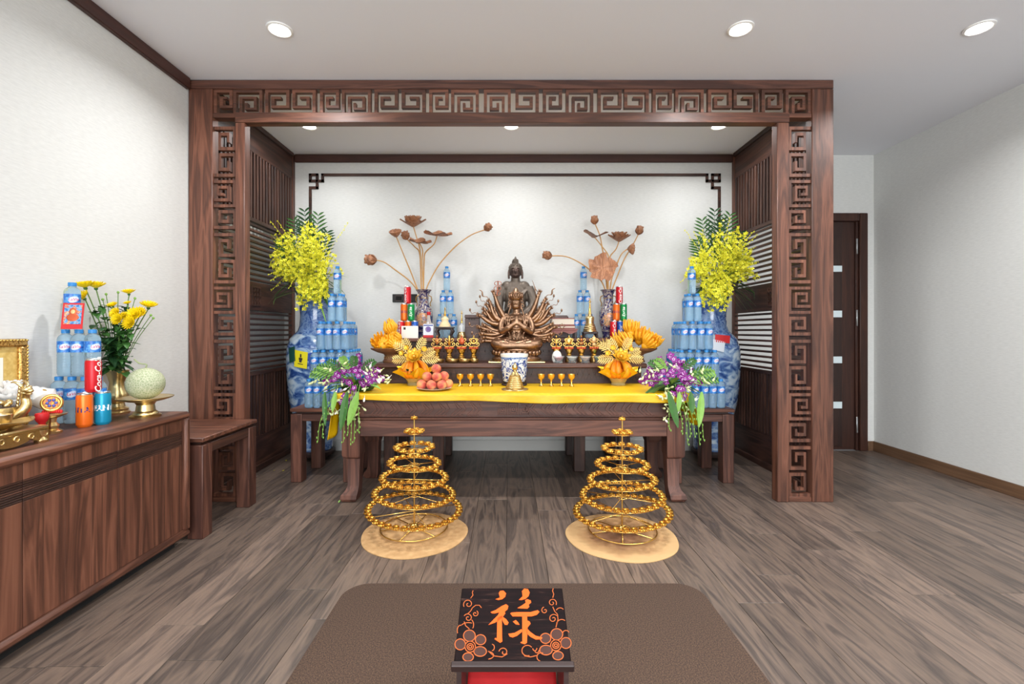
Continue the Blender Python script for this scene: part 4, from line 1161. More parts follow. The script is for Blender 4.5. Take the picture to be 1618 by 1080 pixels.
for s in (-1, 1):
    arm(s, 1.12, .265, .0, None, .05)
    for k, (ang, ln, it) in enumerate(((.86, .235, 'flame'), (.72, .215, 'bud'), (.55, .225, 'bud'), (.42, .195, None), (.30, .235, 'bud'), (.18, .20, None), (.08, .225, 'wheel' if s > 0 else 'bud'), (-.04, .19, None), (-.16, .215, 'bud'), (-.30, .19, None), (-.42, .21, 'bud'), (-.52, .165, None), (.62, .17, None), (.0, .16, None), (-.24, .16, None), (.36, .15, None), (-.10, .14, None), (.80, .16, None), (-.40, .15, None), (.22, .16, None))):
        arm(s, ang, ln * (.94 + .12 * rg.random()), .012 + .008 * (k % 4), it, .10 + .12 * rg.random())
# raised hands hold an openwork staff and a banner
m = MB(); p0 = Pg(-.155, -.02, .50)
m.tube([p0, p0 + Vector((.01, 0, .13))], .003, 6)
for k in range(3):
    for s in (-1, 1): m.torus(p0 + Vector((.004 * k + s * .012, 0, .045 + .04 * k)), .015, .003, 14, 5, axis='y')
    m.ball(p0 + Vector((.008, 0, .14)), .006, 6, 4)
m.build('openwork_staff', MATS['copper'] if 'copper' in MATS else plain('copper', (180, 116, 92), .4, .8), GU, 179)
m = MB(); p0 = Pg(.155, -.02, .50)
m.tube([p0, p0 + Vector((-.008, 0, .10))], .003, 6)
m.tube(spline([p0 + Vector((-.006, 0, .05)), p0 + Vector((-.012, 0, .10)), p0 + Vector((-.03, 0, .15))], 9), [.005, .007, .008, .008, .007, .006, .004], 6, flat=.4)
for k in range(3): m.tube([p0 + Vector((-.008, 0, .085)), p0 + Vector((.012 + .008 * k, 0, .06 - .01 * k)), p0 + Vector((.026 + .004 * k, 0, .052 - .014 * k))], [.004, .003, .001], 5)
m.build('banner_staff', M_['bronze'], GU, 179)

# ================================================================ things on the upper step
def wood_box(px0, px1, py0, Y, dep, label, name, cat, mat):
    x0, x1 = xat(px0, Y), xat(px1, Y); zt_ = zat(py0, Y)
    t = thing(name, label, cat, ((x0 + x1) / 2, Y + dep / 2, T2))
    MB().box(x0, x1, Y, Y + dep, T2, zt_ - .03, .003).build('box_body', mat, t)
    MB().box(x0 - .002, x1 + .002, Y - .002, Y + dep + .002, zt_ - .028, zt_, .004).build('lid', mat, t)
    for k in range(3):
        MB().box((x0 + x1) / 2 - .03 + .022 * k, (x0 + x1) / 2 - .018 + .022 * k, Y - .006, Y, zt_ - .042, zt_ - .034, .001).build('clasp', M_['black_metal'], t)
wood_box(734.5, 757, 497, 3.93, .16, 'plain dark wooden box left of the statues', 'wooden_box', 'box', M_['box_wood'])
# small display stands with little stupas
def display_stand(x, y, w, d, h, label):
    t = thing('display_stand', label, 'display stand', (x, y, T2))
    MB().box(x - w / 2, x + w / 2, y - d / 2, y + d / 2, T2 + h - .014, T2 + h, .003).build('stand_top', M_['black_wood'], t)
    MB().box(x - w * .38, x + w * .38, y - d * .38, y + d * .38, T2 + h - .024, T2 + h - .014, .002).build('apron', M_['black_wood'], t)
    for sx in (-1, 1):
        for sy in (-1, 1):
            bx_, by_ = x + sx * w * .36, y + sy * d * .36
            MB().tube([(bx_, by_, T2 + h - .018), (bx_ + sx * .012, by_ + sy * .006, T2 + h * .62), (bx_ - sx * .004, by_, T2 + h * .25), (bx_ + sx * .008, by_ + sy * .004, T2)], [.012, .013, .008, .010], 8).build('leg', M_['black_wood'], t)
xs = xat(703, 3.92)
display_stand(xs, 3.925, .155, .09, .095, 'dark curved-leg stand carrying a small ivory and gold stupa')
def stupa(x, y, z, h, r, mats, label, name='stupa', glass=False):
    t = thing(name, label, 'stupa', (x, y, z))
    k = h
    MB().lathe([(0, 0), (r, 0), (r, .03 * k), (r * .93, .04 * k), (r * .95, .08 * k), (r * .84, .10 * k), (r * .86, .14 * k), (r * .72, .17 * k), (r * .74, .21 * k), (r * .6, .23 * k)], 28, (x, y, z)).build('stepped_base', mats[0], t)
    MB().lathe([(r * .6, .23 * k), (r * .56, .30 * k), (r * .64, .37 * k), (r * .62, .42 * k), (r * .45, .46 * k), (r * .28, .47 * k), (r * .3, .51 * k), (r * .24, .53 * k)], 24, (x, y, z)).build('dome', mats[1], t)
    pr = []
    for i in range(8):
        rr = r * (.26 - .022 * i); zz_ = k * (.53 + .04 * i); pr += [(rr * .75, zz_), (rr, zz_ + .015 * k), (rr * .75, zz_ + .03 * k)]
    pr += [(r * .05, .86 * k), (r * .22, .88 * k), (r * .2, .90 * k), (r * .06, .92 * k), (r * .09, .95 * k), (0, 1.0 * k)]
    MB().lathe(pr, 18, (x, y, z)).build('spire', mats[2], t)
    return t
plain('ivory', (232, 214, 172), .4)
stupa(xs, 3.925, T2 + .095, .17, .052, (M_['ivory'], M_['ivory'], M_['gold']), 'small ivory and gold stupa on the dark curved-leg stand')
stupa(xat(729.5, 3.89), 3.893, T2, .235, .040, (M_['brass'], M_['crystal'], M_['gold']), 'slim clear and gold stupa beside the dark wooden box')
# right: sutra books on a stand and a tall brass stupa
x0, x1 = xat(868, 3.90), xat(915, 3.90); xm = (x0 + x1) / 2
t = thing('scroll_stand', 'low scalloped dark stand under the stacked sutra books', 'display stand', (xm, 3.97, T2))
MB().box(x0, x1 - .01, 3.895, 4.03, T2 + .066, T2 + .08, .003).build('stand_top', M_['book_red'], t)
m = MB(); poly = [(0, 0)] + [(u, -.012 - .018 * abs(math.sin(u * math.pi * 2.0)) ** 1.5) for u in [i / 20 for i in range(21)]] + [(1, 0)]
m.prism([(x0 + .008 + (x1 - x0 - .026) * p[0], p[1]) for p in poly], .012, Matrix.Translation((0, 3.91, T2 + .066)) @ Matrix.Rotation(math.pi / 2, 4, 'X')).build('scalloped_apron', M_['book_red'], t)
for xx in (x0 + .012, x1 - .04):
    for yy in (3.90, 4.0): MB().box(xx, xx + .022, yy, yy + .022, T2, T2 + .066, .003).build('leg', M_['black_wood'], t)
def book(x0, x1, y0, y1, z0, z1, cov, label):
    t = thing('sutra_book', label, 'book', ((x0 + x1) / 2, (y0 + y1) / 2, z0))
    MB().box(x0, x1, y0, y1, z0, z0 + .008, .002).build('cover', cov, t); MB().box(x0, x1, y0, y1, z1 - .008, z1, .002).build('cover', cov, t)
    MB().box(x0 + .004, x1 - .004, y0 + .004, y1 - .004, z0 + .008, z1 - .008).build('pages', M_['book_pages'], t)
    return t
book(x0 + .015, x1 - .03, 3.905, 4.02, T2 + .0805, T2 + .108, M_['book_red'], 'thin dusty-red sutra book lying directly on the scalloped stand')
book(x0 + .022, x1 - .035, 3.91, 4.02, T2 + .1085, T2 + .170, M_['book_red'], 'thick cream-paged sutra book with red covers on top of the stack')
t = thing('wooden_casket', 'dark grey-brown rounded casket behind the sutra books', 'box', (xat(884, 4.1), 4.12, T2))
xc0, xc1 = xat(871, 4.06), xat(898, 4.06)
MB().box(xc0, xc1, 4.06, 4.17, T2, T2 + .16, .004).build('box_body', M_['box_wood'], t); MB().box(xc0 - .003, xc1 + .003, 4.057, 4.173, T2 + .161, T2 + .197, .014).build('lid', M_['box_wood'], t)
xs = xat(932, 3.95)
t = thing('round_stand', 'low dark stand under the brass stupa', 'display stand', (xs, 3.95, T2))
MB().box(xs - .062, xs + .062, 3.90, 4.0, T2 + .035, T2 + .055, .005).build('stand_top', M_['black_wood'], t)
for sx in (-1, 1):
    for sy in (-1, 1): MB().tube([(xs + sx * .05, 3.95 + sy * .038, T2 + .036), (xs + sx * .056, 3.95 + sy * .04, T2 + .018), (xs + sx * .05, 3.95 + sy * .038, T2)], [.010, .008, .009], 8).build('leg', M_['black_wood'], t)
stupa(xs, 3.95, T2 + .055, .285, .058, (M_['brass'], M_['brass'], M_['gold']), 'tall brass stupa on a low dark stand right of the books')
# liquor bottle by the left vase
lx = xat(677, 3.93); ly = 3.945
t = thing('liquor_bottle', 'clear liquor bottle with purple and red label by the left lotus vase', 'bottle', (lx, ly, T2))
MB().box(lx - .046, lx + .046, ly - .024, ly + .024, T2, T2 + .125, .012).build('body', M_['liquor'], t)
MB().lathe([(.03, .118), (.02, .14), (.014, .16), (.0135, .195)], 16, (lx, ly, T2)).build('neck', M_['liquor'], t)
MB().lathe([(.0155, .195), (.0165, .197), (.0165, .222), (0, .224)], 14, (lx, ly, T2)).build('cap', M_['red_paint'], t)
lb = MB().box(lx - .043, lx + .043, ly - .0262, ly - .0235, T2 + .022, T2 + .118, .001).build('paper_label', M_['paper_white'], t, None)
MB().box(lx - .043, lx + .043, ly - .0275, ly - .0255, T2 + .004, T2 + .026, .001).build('label_foot', M_['red_paint'], lb, None)
plain('label_purple', (110, 90, 160), .5); plain('label_blue_ink', (60, 74, 150), .5)
m = MB().lathe([(0, 0), (.024, 0), (.024, .002), (0, .002)], 20, M=Matrix.Translation((lx, ly - .0262, T2 + .075)) @ Matrix.Rotation(math.pi / 2, 4, 'X')); m.build('label_seal', M_['label_purple'], lb, None)
m = MB().torus((lx, ly - .027, T2 + .075), .017, .0015, 20, 5, axis='y'); m.build('seal_ring', M_['gold'], lb, None)
MB().box(lx - .04, lx + .04, ly - .027, ly - .026, T2 + .103, T2 + .112).build('label_band', M_['label_blue_ink'], lb, None)

# ================================================================ things on the lower step
def emblem(px, n, label, kind):
    Y = 3.70; x = xat(px, Y)
    t = thing('altar_emblem', label, 'ornament', (x, Y, T1), 'gilt auspicious emblems')
    MB().lathe([(0, 0), (.024, 0), (.026, .006), (.018, .014), (.020, .024), (.014, .03), (.020, .038), (.028, .06), (.030, .072), (.0, .075)], 20, (x, Y, T1 + .035), rf=lambda a, z: 1 + .06 * math.cos(6 * a)).build('pot', M_['gold'], t)
    MB().lathe([(0, 0), (.03, 0), (.032, .012), (.026, .036), (0, .036)], 18, (x, Y, T1)).build('foot_block', M_['gold_dark'], t)
    m = MB()
    for k in range(9):
        a = 2 * math.pi * k / 9; m.ball((x + .029 * math.cos(a), Y + .029 * math.sin(a), T1 + .112), (.011, .011, .010), 8, 6)
    m.build('lotus_ring', M_['enamel_red'], t, 179)
    m = MB(); zb = T1 + .12
    for s in (-1, 1):
        m.tube(spline([(x, Y, zb + .008), (x + s * .025, Y, zb + .004), (x + s * .043, Y, zb + .016), (x + s * .036, Y, zb + .034), (x + s * .024, Y, zb + .026), (x + s * .03, Y, zb + .016)], 9), .0042, 6)
        m.tube(spline([(x, Y, zb + .03), (x + s * .022, Y, zb + .042), (x + s * .034, Y, zb + .058), (x + s * .022, Y, zb + .068), (x + s * .016, Y, zb + .056)], 9), .0038, 6)
    m.build('scrollwork', M_['gold'], t, 179)
    m = MB(); c = (x, Y - .002, zb + .048)
    if kind == 0: m.ball(c, (.018, .010, .026), 12, 8); mt = M_['enamel']
    elif kind == 1: m.lathe([(0, -.035), (.012, -.03), (.009, 0), (.013, .01), (.007, .03), (.010, .038), (0, .048)], 12, c); mt = M_['gold']
    elif kind == 2: m.ball(c, (.024, .010, .028), 12, 8); mt = M_['enamel_red']
    elif kind == 3: m.torus(c, .022, .005, 20, 6, axis='y'); m.ball(c, .01, 8, 6); mt = M_['gold']
    elif kind == 4: m.tube([(x, Y, zb), (x, Y, zb + .07)], .006, 8); m.torus((x, Y, zb + .055), .012, .004, 14, 6, axis='y'); mt = M_['gold']
    elif kind == 5: m.ball(c, (.022, .010, .03), 12, 8); m.torus(c, .026, .003, 18, 6, axis='y'); mt = M_['gold']
    elif kind == 6: m.ball((x, Y, zb + .03), (.02, .012, .014), 12, 8); m.ball((x, Y, zb + .058), (.012, .010, .012), 10, 8); mt = M_['enamel']
    else: m.ball((x, Y, zb + .056), (.022, .014, .028), 12, 8); m.ball((x, Y - .01, zb + .02), (.018, .010, .012), 10, 8); mt = M_['enamel_pale']
    m.ball((x, Y, zb + .084), (.007, .007, .010), 8, 6)
    m.build('emblem', mt, t, 179)
plain('enamel_red', (196, 92, 56), .35, .5); plain('enamel_pale', (224, 186, 130), .35, .5)
for i, px in enumerate((690.5, 710, 729.5, 748.5)):
    emblem(px, i, ['gilt emblem ornament with red teardrop, leftmost of the left four', 'gilt emblem ornament with upright pillar, second of the left four', 'gilt emblem ornament with red oval, third of the left four', 'gilt emblem ornament with wheel, nearest the statue in the left four'][i], i)
for i, px in enumerate((879, 899, 918.5, 938.5)):
    emblem(px, i, ['gilt emblem ornament with cross post, nearest the statue in the right four', 'gilt emblem ornament with ringed oval, second of the right four', 'gilt emblem ornament with small red and gold figure, third of the right four', 'gilt emblem ornament with pale rounded top, rightmost of the right four'][i], i + 4)
for i, px in enumerate((692.5, 715, 734, 749.5)):
    Y = 3.625; x = xat(px, Y)
    o = MB().lathe([(0, .0), (.034, .0), (.042, .006), (.046, .02), (.045, .03), (.041, .03), (.038, .014), (0, .010)], 26, (x, Y, T1)).build('bowl_shell', M_['brass_old'], None, 50)
    o.name = 'offering_bowl'; tag(o, ['leftmost shallow brass bowl in front of the gilt emblems', 'second shallow brass bowl in front of the gilt emblems', 'third shallow brass bowl in front of the gilt emblems', 'small brass bowl in the row, nearest the statue'][i], 'bowl', 'brass bowls before the emblems')
    if i == 3: o.scale = (.72, .72, 1)
plain('wax_pink', (206, 132, 140), .5); plain('wax_white', (222, 222, 216), .5); plain('wax_peach', (228, 190, 170), .5); plain('wax_green', (60, 140, 84), .4)
for i, (px, mt, nm) in enumerate(((883, 'wax_pink', 'pink'), (904, 'wax_white', 'white'), (925, 'wax_peach', 'pale peach'), (947, 'wax_green', 'green'))):
    Y = 3.62; x = xat(px, Y)
    t = thing('crystal_cup', 'faceted crystal cup with %s filling in front of the right emblems' % nm, 'cup', (x, Y, T1), 'crystal cups on the lower step')
    MB().lathe([(0, 0), (.032, 0), (.036, .006), (.028, .012), (.034, .03), (.046, .052), (.044, .053), (.03, .03), (.02, .018), (0, .016)], 16, (x, Y, T1)).build('cup', M_['glass'], t, 20)
    MB().lathe([(0, .0165), (.02, .0185), (.028, .03), (.036, .042), (0, .044)], 16, (x, Y, T1)).build('filling', M_[mt], t)
x = xat(880, 3.655)
o = MB().lathe([(0, 0), (.030, 0), (.036, .012), (.040, .035), (.037, .06), (.027, .083), (.010, .094), (0, .096)], 22, (x, 3.66, T1)).build('egg', M_['white_ceramic'], None, 179)
o.name = 'white_dome_ornament'; tag(o, 'small white domed ornament behind the pink crystal cup', 'ornament')

# ================================================================ fruit
def citron_proto(seed, open_):
    rg = random.Random(seed); m = MB()
    m.ball((0, 0, .028), (.031, .031, .034), 12, 8)
    for k in range(19):
        a = 2 * math.pi * k / 13 + rg.uniform(-.1, .1); ring = 1.0 if k < 13 else .5
        r0 = .022 * ring; r1 = (.040 + .014 * open_) * ring; r2 = (.020 + .05 * open_) * ring
        c, s = math.cos(a), math.sin(a); h = .105 + rg.uniform(-.015, .02) + (.012 if ring < 1 else 0)
        m.tube(spline([(r0 * c, r0 * s, .03), (r1 * c, r1 * s, .06), ((r1 + r2) / 2 * c, (r1 + r2) / 2 * s, .085), (r2 * c, r2 * s, h)], 9), [.009, .0098, .0102, .0102, .0098, .0092, .0085, .0075, .006, .003], 8)
    t = thing('citron', 'citron', 'fruit')
    m.build('fingered_fruit', M_['citron'], t, 179)
    MB().tube([(0, 0, 0), (.002, 0, -.012)], .005, 6).build('stem', M_['stem_green'], t)
    return t
CP = [citron_proto(4, .15), citron_proto(8, .75)]
CPT = [snapshot(p) for p in CP]
def fruit_dish(pxc, Y, side, spots_):
    x = xat(pxc, Y)
    t = thing('fruit_dish', 'wooden pedestal dish of fingered citrons at the %s end of the lower step' % side, 'dish', (x, Y, T1), 'citron dishes')
    MB().lathe([(0, 0), (.062, 0), (.066, .01), (.058, .02), (.05, .052), (.06, .066), (.11, .080), (.155, .102), (.162, .112), (.156, .114), (.10, .092), (0, .084)], 36, (x, Y, T1), sy=.82).build('dish', M_['dish_wood'], t, 50)
    m = MB()
    for k in range(5): m.torus((x - .036 + .018 * k, Y - .045 + .004 * abs(k - 2), T1 + .04), .010, .0022, 12, 5, axis='y')
    m.build('foot_fretwork', M_['gold_dark'], t, 179)
    for i, (kind, dx, dy, dz, tx, ty, s, lab) in enumerate(spots_):
        o = copy_tree(CP[kind], None, CPT[kind]); o.location = (x + dx, Y + dy, T1 + .092 + dz); o.rotation_euler = (tx, ty, rnd(0, 6)); o.scale = (s * 1.13,) * 3
        o['label'] = lab % side; o['group'] = 'fingered citrons'
LF = 'yellow fingered citron %s of the %s dish'
fruit_dish(618, 3.70, 'left', [(0, -.055, -.075, .028, 1.05, .55, 1.0, 'ribbed yellow citron at the front left of the %s pedestal dish'), (0, .06, -.07, .028, 1.1, -.6, 1.0, 'ribbed yellow citron at the front right of the %s pedestal dish'), (1, -.09, .03, .035, .35, -1.0, .95, 'open-fingered citron at the outer edge of the %s pedestal dish'),
                               (0, .02, .03, .03, .25, .2, 1.05, 'upright ribbed citron in the middle of the %s pedestal dish'), (0, .02, .0, .115, .35, -.1, 1.0, 'citron topping the pile on the %s pedestal dish'), (1, .085, .03, .04, .3, .9, .9, 'open-fingered citron at the inner edge of the %s pedestal dish')])
fruit_dish(1006, 3.70, 'right', [(1, -.07, -.06, .022, .55, -.35, .95, 'spread citron at the front left of the %s pedestal dish'), (1, .03, -.075, .02, .75, .1, .95, 'spread citron at the middle front of the %s pedestal dish'), (1, .10, -.04, .024, .4, .6, .9, 'spread citron at the front right of the %s pedestal dish'), (1, .12, .045, .03, -.1, .6, .85, 'spread citron at the outer edge of the %s pedestal dish'),
                                 (1, .025, .03, .05, .15, .15, 1.05, 'tall spread citron in the middle of the %s pedestal dish'), (1, -.05, -.005, .115, .25, -.15, .95, 'citron topping the pile on the %s pedestal dish'), (1, -.115, .03, .03, .1, -.6, .9, 'spread citron at the inner edge of the %s pedestal dish')])
for p in CP: discard(p)
# peaches
py_ = 3.16; px_ = xat(686, py_)
o = MB().lathe([(0, .004), (.05, .0), (.058, .002), (.085, .010), (.118, .017), (.119, .019), (.085, .0135), (.05, .007), (0, .007)], 40, (px_, py_, AZ + .002)).build('plate', M_['plate_pink'], None, 60)
o.name = 'fruit_plate'; tag(o, 'shallow pinkish plate under the pile of peaches', 'plate')
pm = MB()
pm.grid(lambda u, v: (lambda a, b, r: (r * math.sin(b) * math.cos(a), r * math.sin(b) * math.sin(a), r * .95 * math.cos(b)))(2 * math.pi * u, math.pi * v, .0345 * (1 - .06 * math.exp(-((u - .75) * 22) ** 2) * math.sin(math.pi * v) - .10 * math.exp(-(v * 9) ** 2))), 24, 14)
pme = pm.mesh('peach', [M_['peach_skin']], (0, 0, 0), 179)
PS = [(-.083, -.012, 0, 'bottom-row peach at the left end of the pile'), (-.013, -.038, 0, 'bottom-row peach in the middle front of the pile'), (.055, -.02, 0, 'bottom-row peach at the right front of the pile'), (.090, .038, 0, 'bottom-row peach at the far right back of the pile'), (-.05, .05, 0, 'bottom-row peach at the back left'), (.02, .045, 0, 'bottom-row peach at the back centre'),
      (-.05, .008, 1, 'second-row peach at the left of the pile'), (.018, -.002, 1, 'second-row peach in the centre of the pile'), (.062, .035, 1, 'second-row peach at the right back of the pile'), (.010, .026, 2, 'topmost peach of the pile')]
for i, (dx, dy, lv, lab) in enumerate(PS):
    o = bpy.data.objects.new('peach', pme); COL.objects.link(o)
    o.location = (px_ + dx, py_ + dy, AZ + .009 + .033 + lv * .0515); o.rotation_euler = (rnd(-.5, .5), rnd(-.5, .5), rnd(0, 6)); tag(o, 'ripe ' + lab, 'peach', 'peaches on the plate')
# gold goblets
gp = thing('goblet', 'goblet', 'cup')
MB().lathe([(0, 0), (.018, 0), (.019, .003), (.010, .012), (.0055, .025), (.0055, .04), (.009, .05), (.020, .058), (.026, .072), (.0275, .088), (.0255, .088), (.022, .07), (0, .06)], 24).build('cup', M_['gold'], gp, 50)
MB().torus((0, 0, .034), .0068, .0022, 14, 6).build('stem_ring', M_['gold_cup'], gp)
gt = snapshot(gp)
for i, px in enumerate((727, 743.5, 759.5, 775, 855, 871, 887, 903)):
    side = 'left' if i < 4 else 'right'; nth = ['first', 'second', 'third', 'fourth'][i % 4]
    copy_at(gp, gt, (xat(px, 3.37), 3.37, AZ + .0025), 0, 'small gold goblet, %s from the left in the %s row' % (nth, side), 'gold goblets on the yellow cloth')
discard(gp)
# incense bowl and brass bell
ix, iy = xat(812.5, 3.44), 3.43
t = thing('incense_bowl', 'blue and white porcelain incense bowl on a dark ring stand', 'bowl', (ix, iy, AZ))
MB().lathe([(0, .002), (.085, .002), (.095, .008), (.092, .016), (.082, .022), (.088, .034), (0, .034)], 32, (ix, iy, AZ)).build('ring_stand', M_['black_wood'], t)
for k in range(3):
    a = k * 2.094 + .5; MB().ball((ix + .088 * math.cos(a), iy + .088 * math.sin(a), AZ + .012), (.016, .016, .011), 8, 6).build('stand_foot', M_['black_wood'], t)
b = MB().lathe([(0, .034), (.080, .034), (.086, .05), (.094, .14), (.100, .215)], 40, (ix, iy, AZ)).build('body', M_['porcelain_flower'], t, 60)
MB().lathe([(.0995, .213), (.103, .224), (.102, .236), (.094, .236), (.090, .20), (0, .195)], 40, (ix, iy, AZ)).build('rim', M_['white_ceramic'], t, 60)
MB().lathe([(.0985, .198), (.1003, .212)], 40, (ix, iy, AZ)).build('blue_band', M_['porcelain_blue'], b)
m = MB()
for k in range(14):
    a = 2 * math.pi * k / 14 - 1.57; m.torus((0, 0, 0), .012 if k % 2 else .018, .0022, 14, 5, M=Matrix.Translation((ix + .0955 * math.cos(a), iy + .0955 * math.sin(a), AZ + (.165 if k % 2 == 0 else .12))) @ Matrix.Rotation(a, 4, 'Z') @ Matrix.Rotation(math.pi / 2, 4, 'Y') @ Matrix.Diagonal((1, 1, .3, 1)))
m.build('painted_rings', M_['label_blue_ink'], b, 179)
hx, hy = xat(813.5, 3.18), 3.17
t = thing('brass_stupa_bell', 'stepped brass bell-shaped stupa in front of the incense bowl', 'ornament', (hx, hy, AZ))
pr = [(0, .002), (.088, .002), (.092, .006), (.088, .011), (.062, .013)]
for i in range(7):
    r = .058 - .0042 * i; z = .014 + .013 * i; pr += [(r + .004, z), (r + .005, z + .006), (r, z + .012)]
pr += [(.026, .108), (.022, .118), (.012, .128), (.012, .14)]
MB().lathe(pr, 32, (hx, hy, AZ)).build('stepped_body', M_['brass_old'], t, 40)
MB().lathe([(.012, .14), (.018, .146), (.020, .158), (.016, .170), (.006, .176), (.006, .183), (0, .19)], 16, (hx, hy, AZ)).build('finial', M_['brass'], t)

# ================================================================ gold-wrapped offerings on the yellow cloth
def wrapped(pxc, Y, side, seed, dark):
    rg = random.Random(seed); x = xat(pxc, Y); z = AZ + .003
    t = thing('wrapped_offering', 'gold-foil wrapped offering with gilt flower in a glass bowl, %s of the table' % side, 'offering', (x, Y, z), 'gold-wrapped offerings')
    MB().lathe([(0, 0), (.052, 0), (.055, .006), (.05, .022), (.066, .05), (.074, .056), (.070, .056), (.046, .024), (0, .02)], 28, (x, Y, z)).build('glass_bowl', M_['cellophane'], t, 40)
    n = 26
    def fo(u, v):
        a = 2 * math.pi * u; k = 1 + .13 * math.sin(9 * a + 2 * v) + .08 * math.sin(17 * a)
        r = (.05 + .085 * v ** 1.4) * (1 + (k - 1) * v)
        return (x + r * math.cos(a), Y + r * math.sin(a) * .8, z + .03 + .085 * v + .022 * v * math.sin(5 * a + 1))
    MB().grid(fo, 72, 8).build('foil_wrap', M_['foil'], t, 25)
    MB().ball((x, Y, z + .075), (.075, .062, .05), 16, 10).build('fruit_base', M_['orange_fruit'], t, 179)
    for k in range(11):
        a = 2 * math.pi * k / 11 + rg.uniform(-.2, .2); r = .055; c, s = math.cos(a), math.sin(a)
        MB().tube(spline([(x + r * c, Y + r * s * .8, z + .065), (x + .088 * c, Y + .075 * s, z + .10), (x + .072 * c, Y + .06 * s, z + .15), (x + .03 * c, Y + .025 * s, z + .185)], 9), [.017, .021, .022, .021, .018, .012, .006], 10).build('fruit_segment', M_['orange_fruit'] if k % 3 else M_['citron'], t, 179)
    if dark:
        m = MB()
        for k in range(4): leaf(m, (x - .03, Y - .085, z + .11), (rg.uniform(-1, 1), -.4, rg.uniform(-.6, .6)), .04, .012, .2, seg=4)
        m.build('dark_leaf', M_['leaf_dark'], t, None)
    # gilt flower with layered petals
    fc = Vector((x + .008, Y - .05, z + .205)); m = MB()
    M0 = Matrix.Translation(fc) @ frame_of((0, -.75, .65))
    petal_mesh(m, M0, .075, .020, 1.0, 8, -.004, .0015); petal_mesh(m, M0, .058, .018, .8, 8, 0, .0015, .4); petal_mesh(m, M0, .036, .012, .5, 6, .004, .0015, .2)
    m.build('gilt_flower', M_['gold_leaf_y'], t, 60)
    MB().ball(fc + Vector((0, -.014, .012)), .009, 8, 6).build('flower_heart', M_['gold'], t)
    for k, (dx, dz) in enumerate(((-.11, .085), (-.06, .11), (.05, .115), (.105, .05), (.12, .0), (-.12, .0))):
        m = MB(); frond(m, fc + Vector((0, .02, -.01)), fc + Vector((dx * 1.25, .02, dz * 1.25 - .01)), 7, .05, .0055, .35, .004)
        m.build('gilt_frond', M_['gold_leaf'], t, None)
    for k, (dx, dz) in enumerate(((-.055, .07), (.07, .06), (-.09, .03))):
        p = fc + Vector((dx, .01, dz)); m = MB()
        M1 = Matrix.Translation(p) @ frame_of((dx * 3, -.8, .4)); petal_mesh(m, M1, .026, .009, .9, 6, 0, .001); m.build('small_gilt_flower', M_['gold_leaf_y'], t, 60)
plain('gold_leaf_y', (236, 194, 66), .35, .45, var=.15, bscale=70)
wrapped(655, 3.43, 'left', 3, True)
wrapped(977, 3.43, 'right', 6, False)
# greeting card propped against the left cans, folded fan leaf by the right vase
c0 = at(634.5, 531, 3.88); c1 = at(661, 512.5, 3.88)
t = MB().box(c0.x, c1.x, 3.872, 3.876, T2 + .0005, c1.z - .012, .001).build('card', M_['bud_white'], None, None); t.name = 'greeting_card'
tag(t, 'white card with a small dark seal standing before the left cans', 'card')
MB().box(c0.x + .018, c0.x + .036, 3.8708, 3.873, c0.z + .055, c0.z + .075).build('seal', M_['ink'], t, None)
fb = Vector((xat(958, 3.80), 3.83, T1)); m = MB()
m.tube([fb, fb + Vector((0, -.02, .10))], .003, 5)
for k in range(13):
    a = math.radians(20 + 140 * k / 12) ; d = Vector((math.cos(a) * -1, -.1, math.sin(a) * .55))
    leaf(m, fb + Vector((0, -.02, .10)), d, .10, .010, .02, Vector((0, -1, 0)), 4)
o = m.build('gilt_fan_leaf', M_['gold_leaf'], None, None); tag(o, 'pale gilt fan-shaped leaf below the right lotus vase', 'ornament')

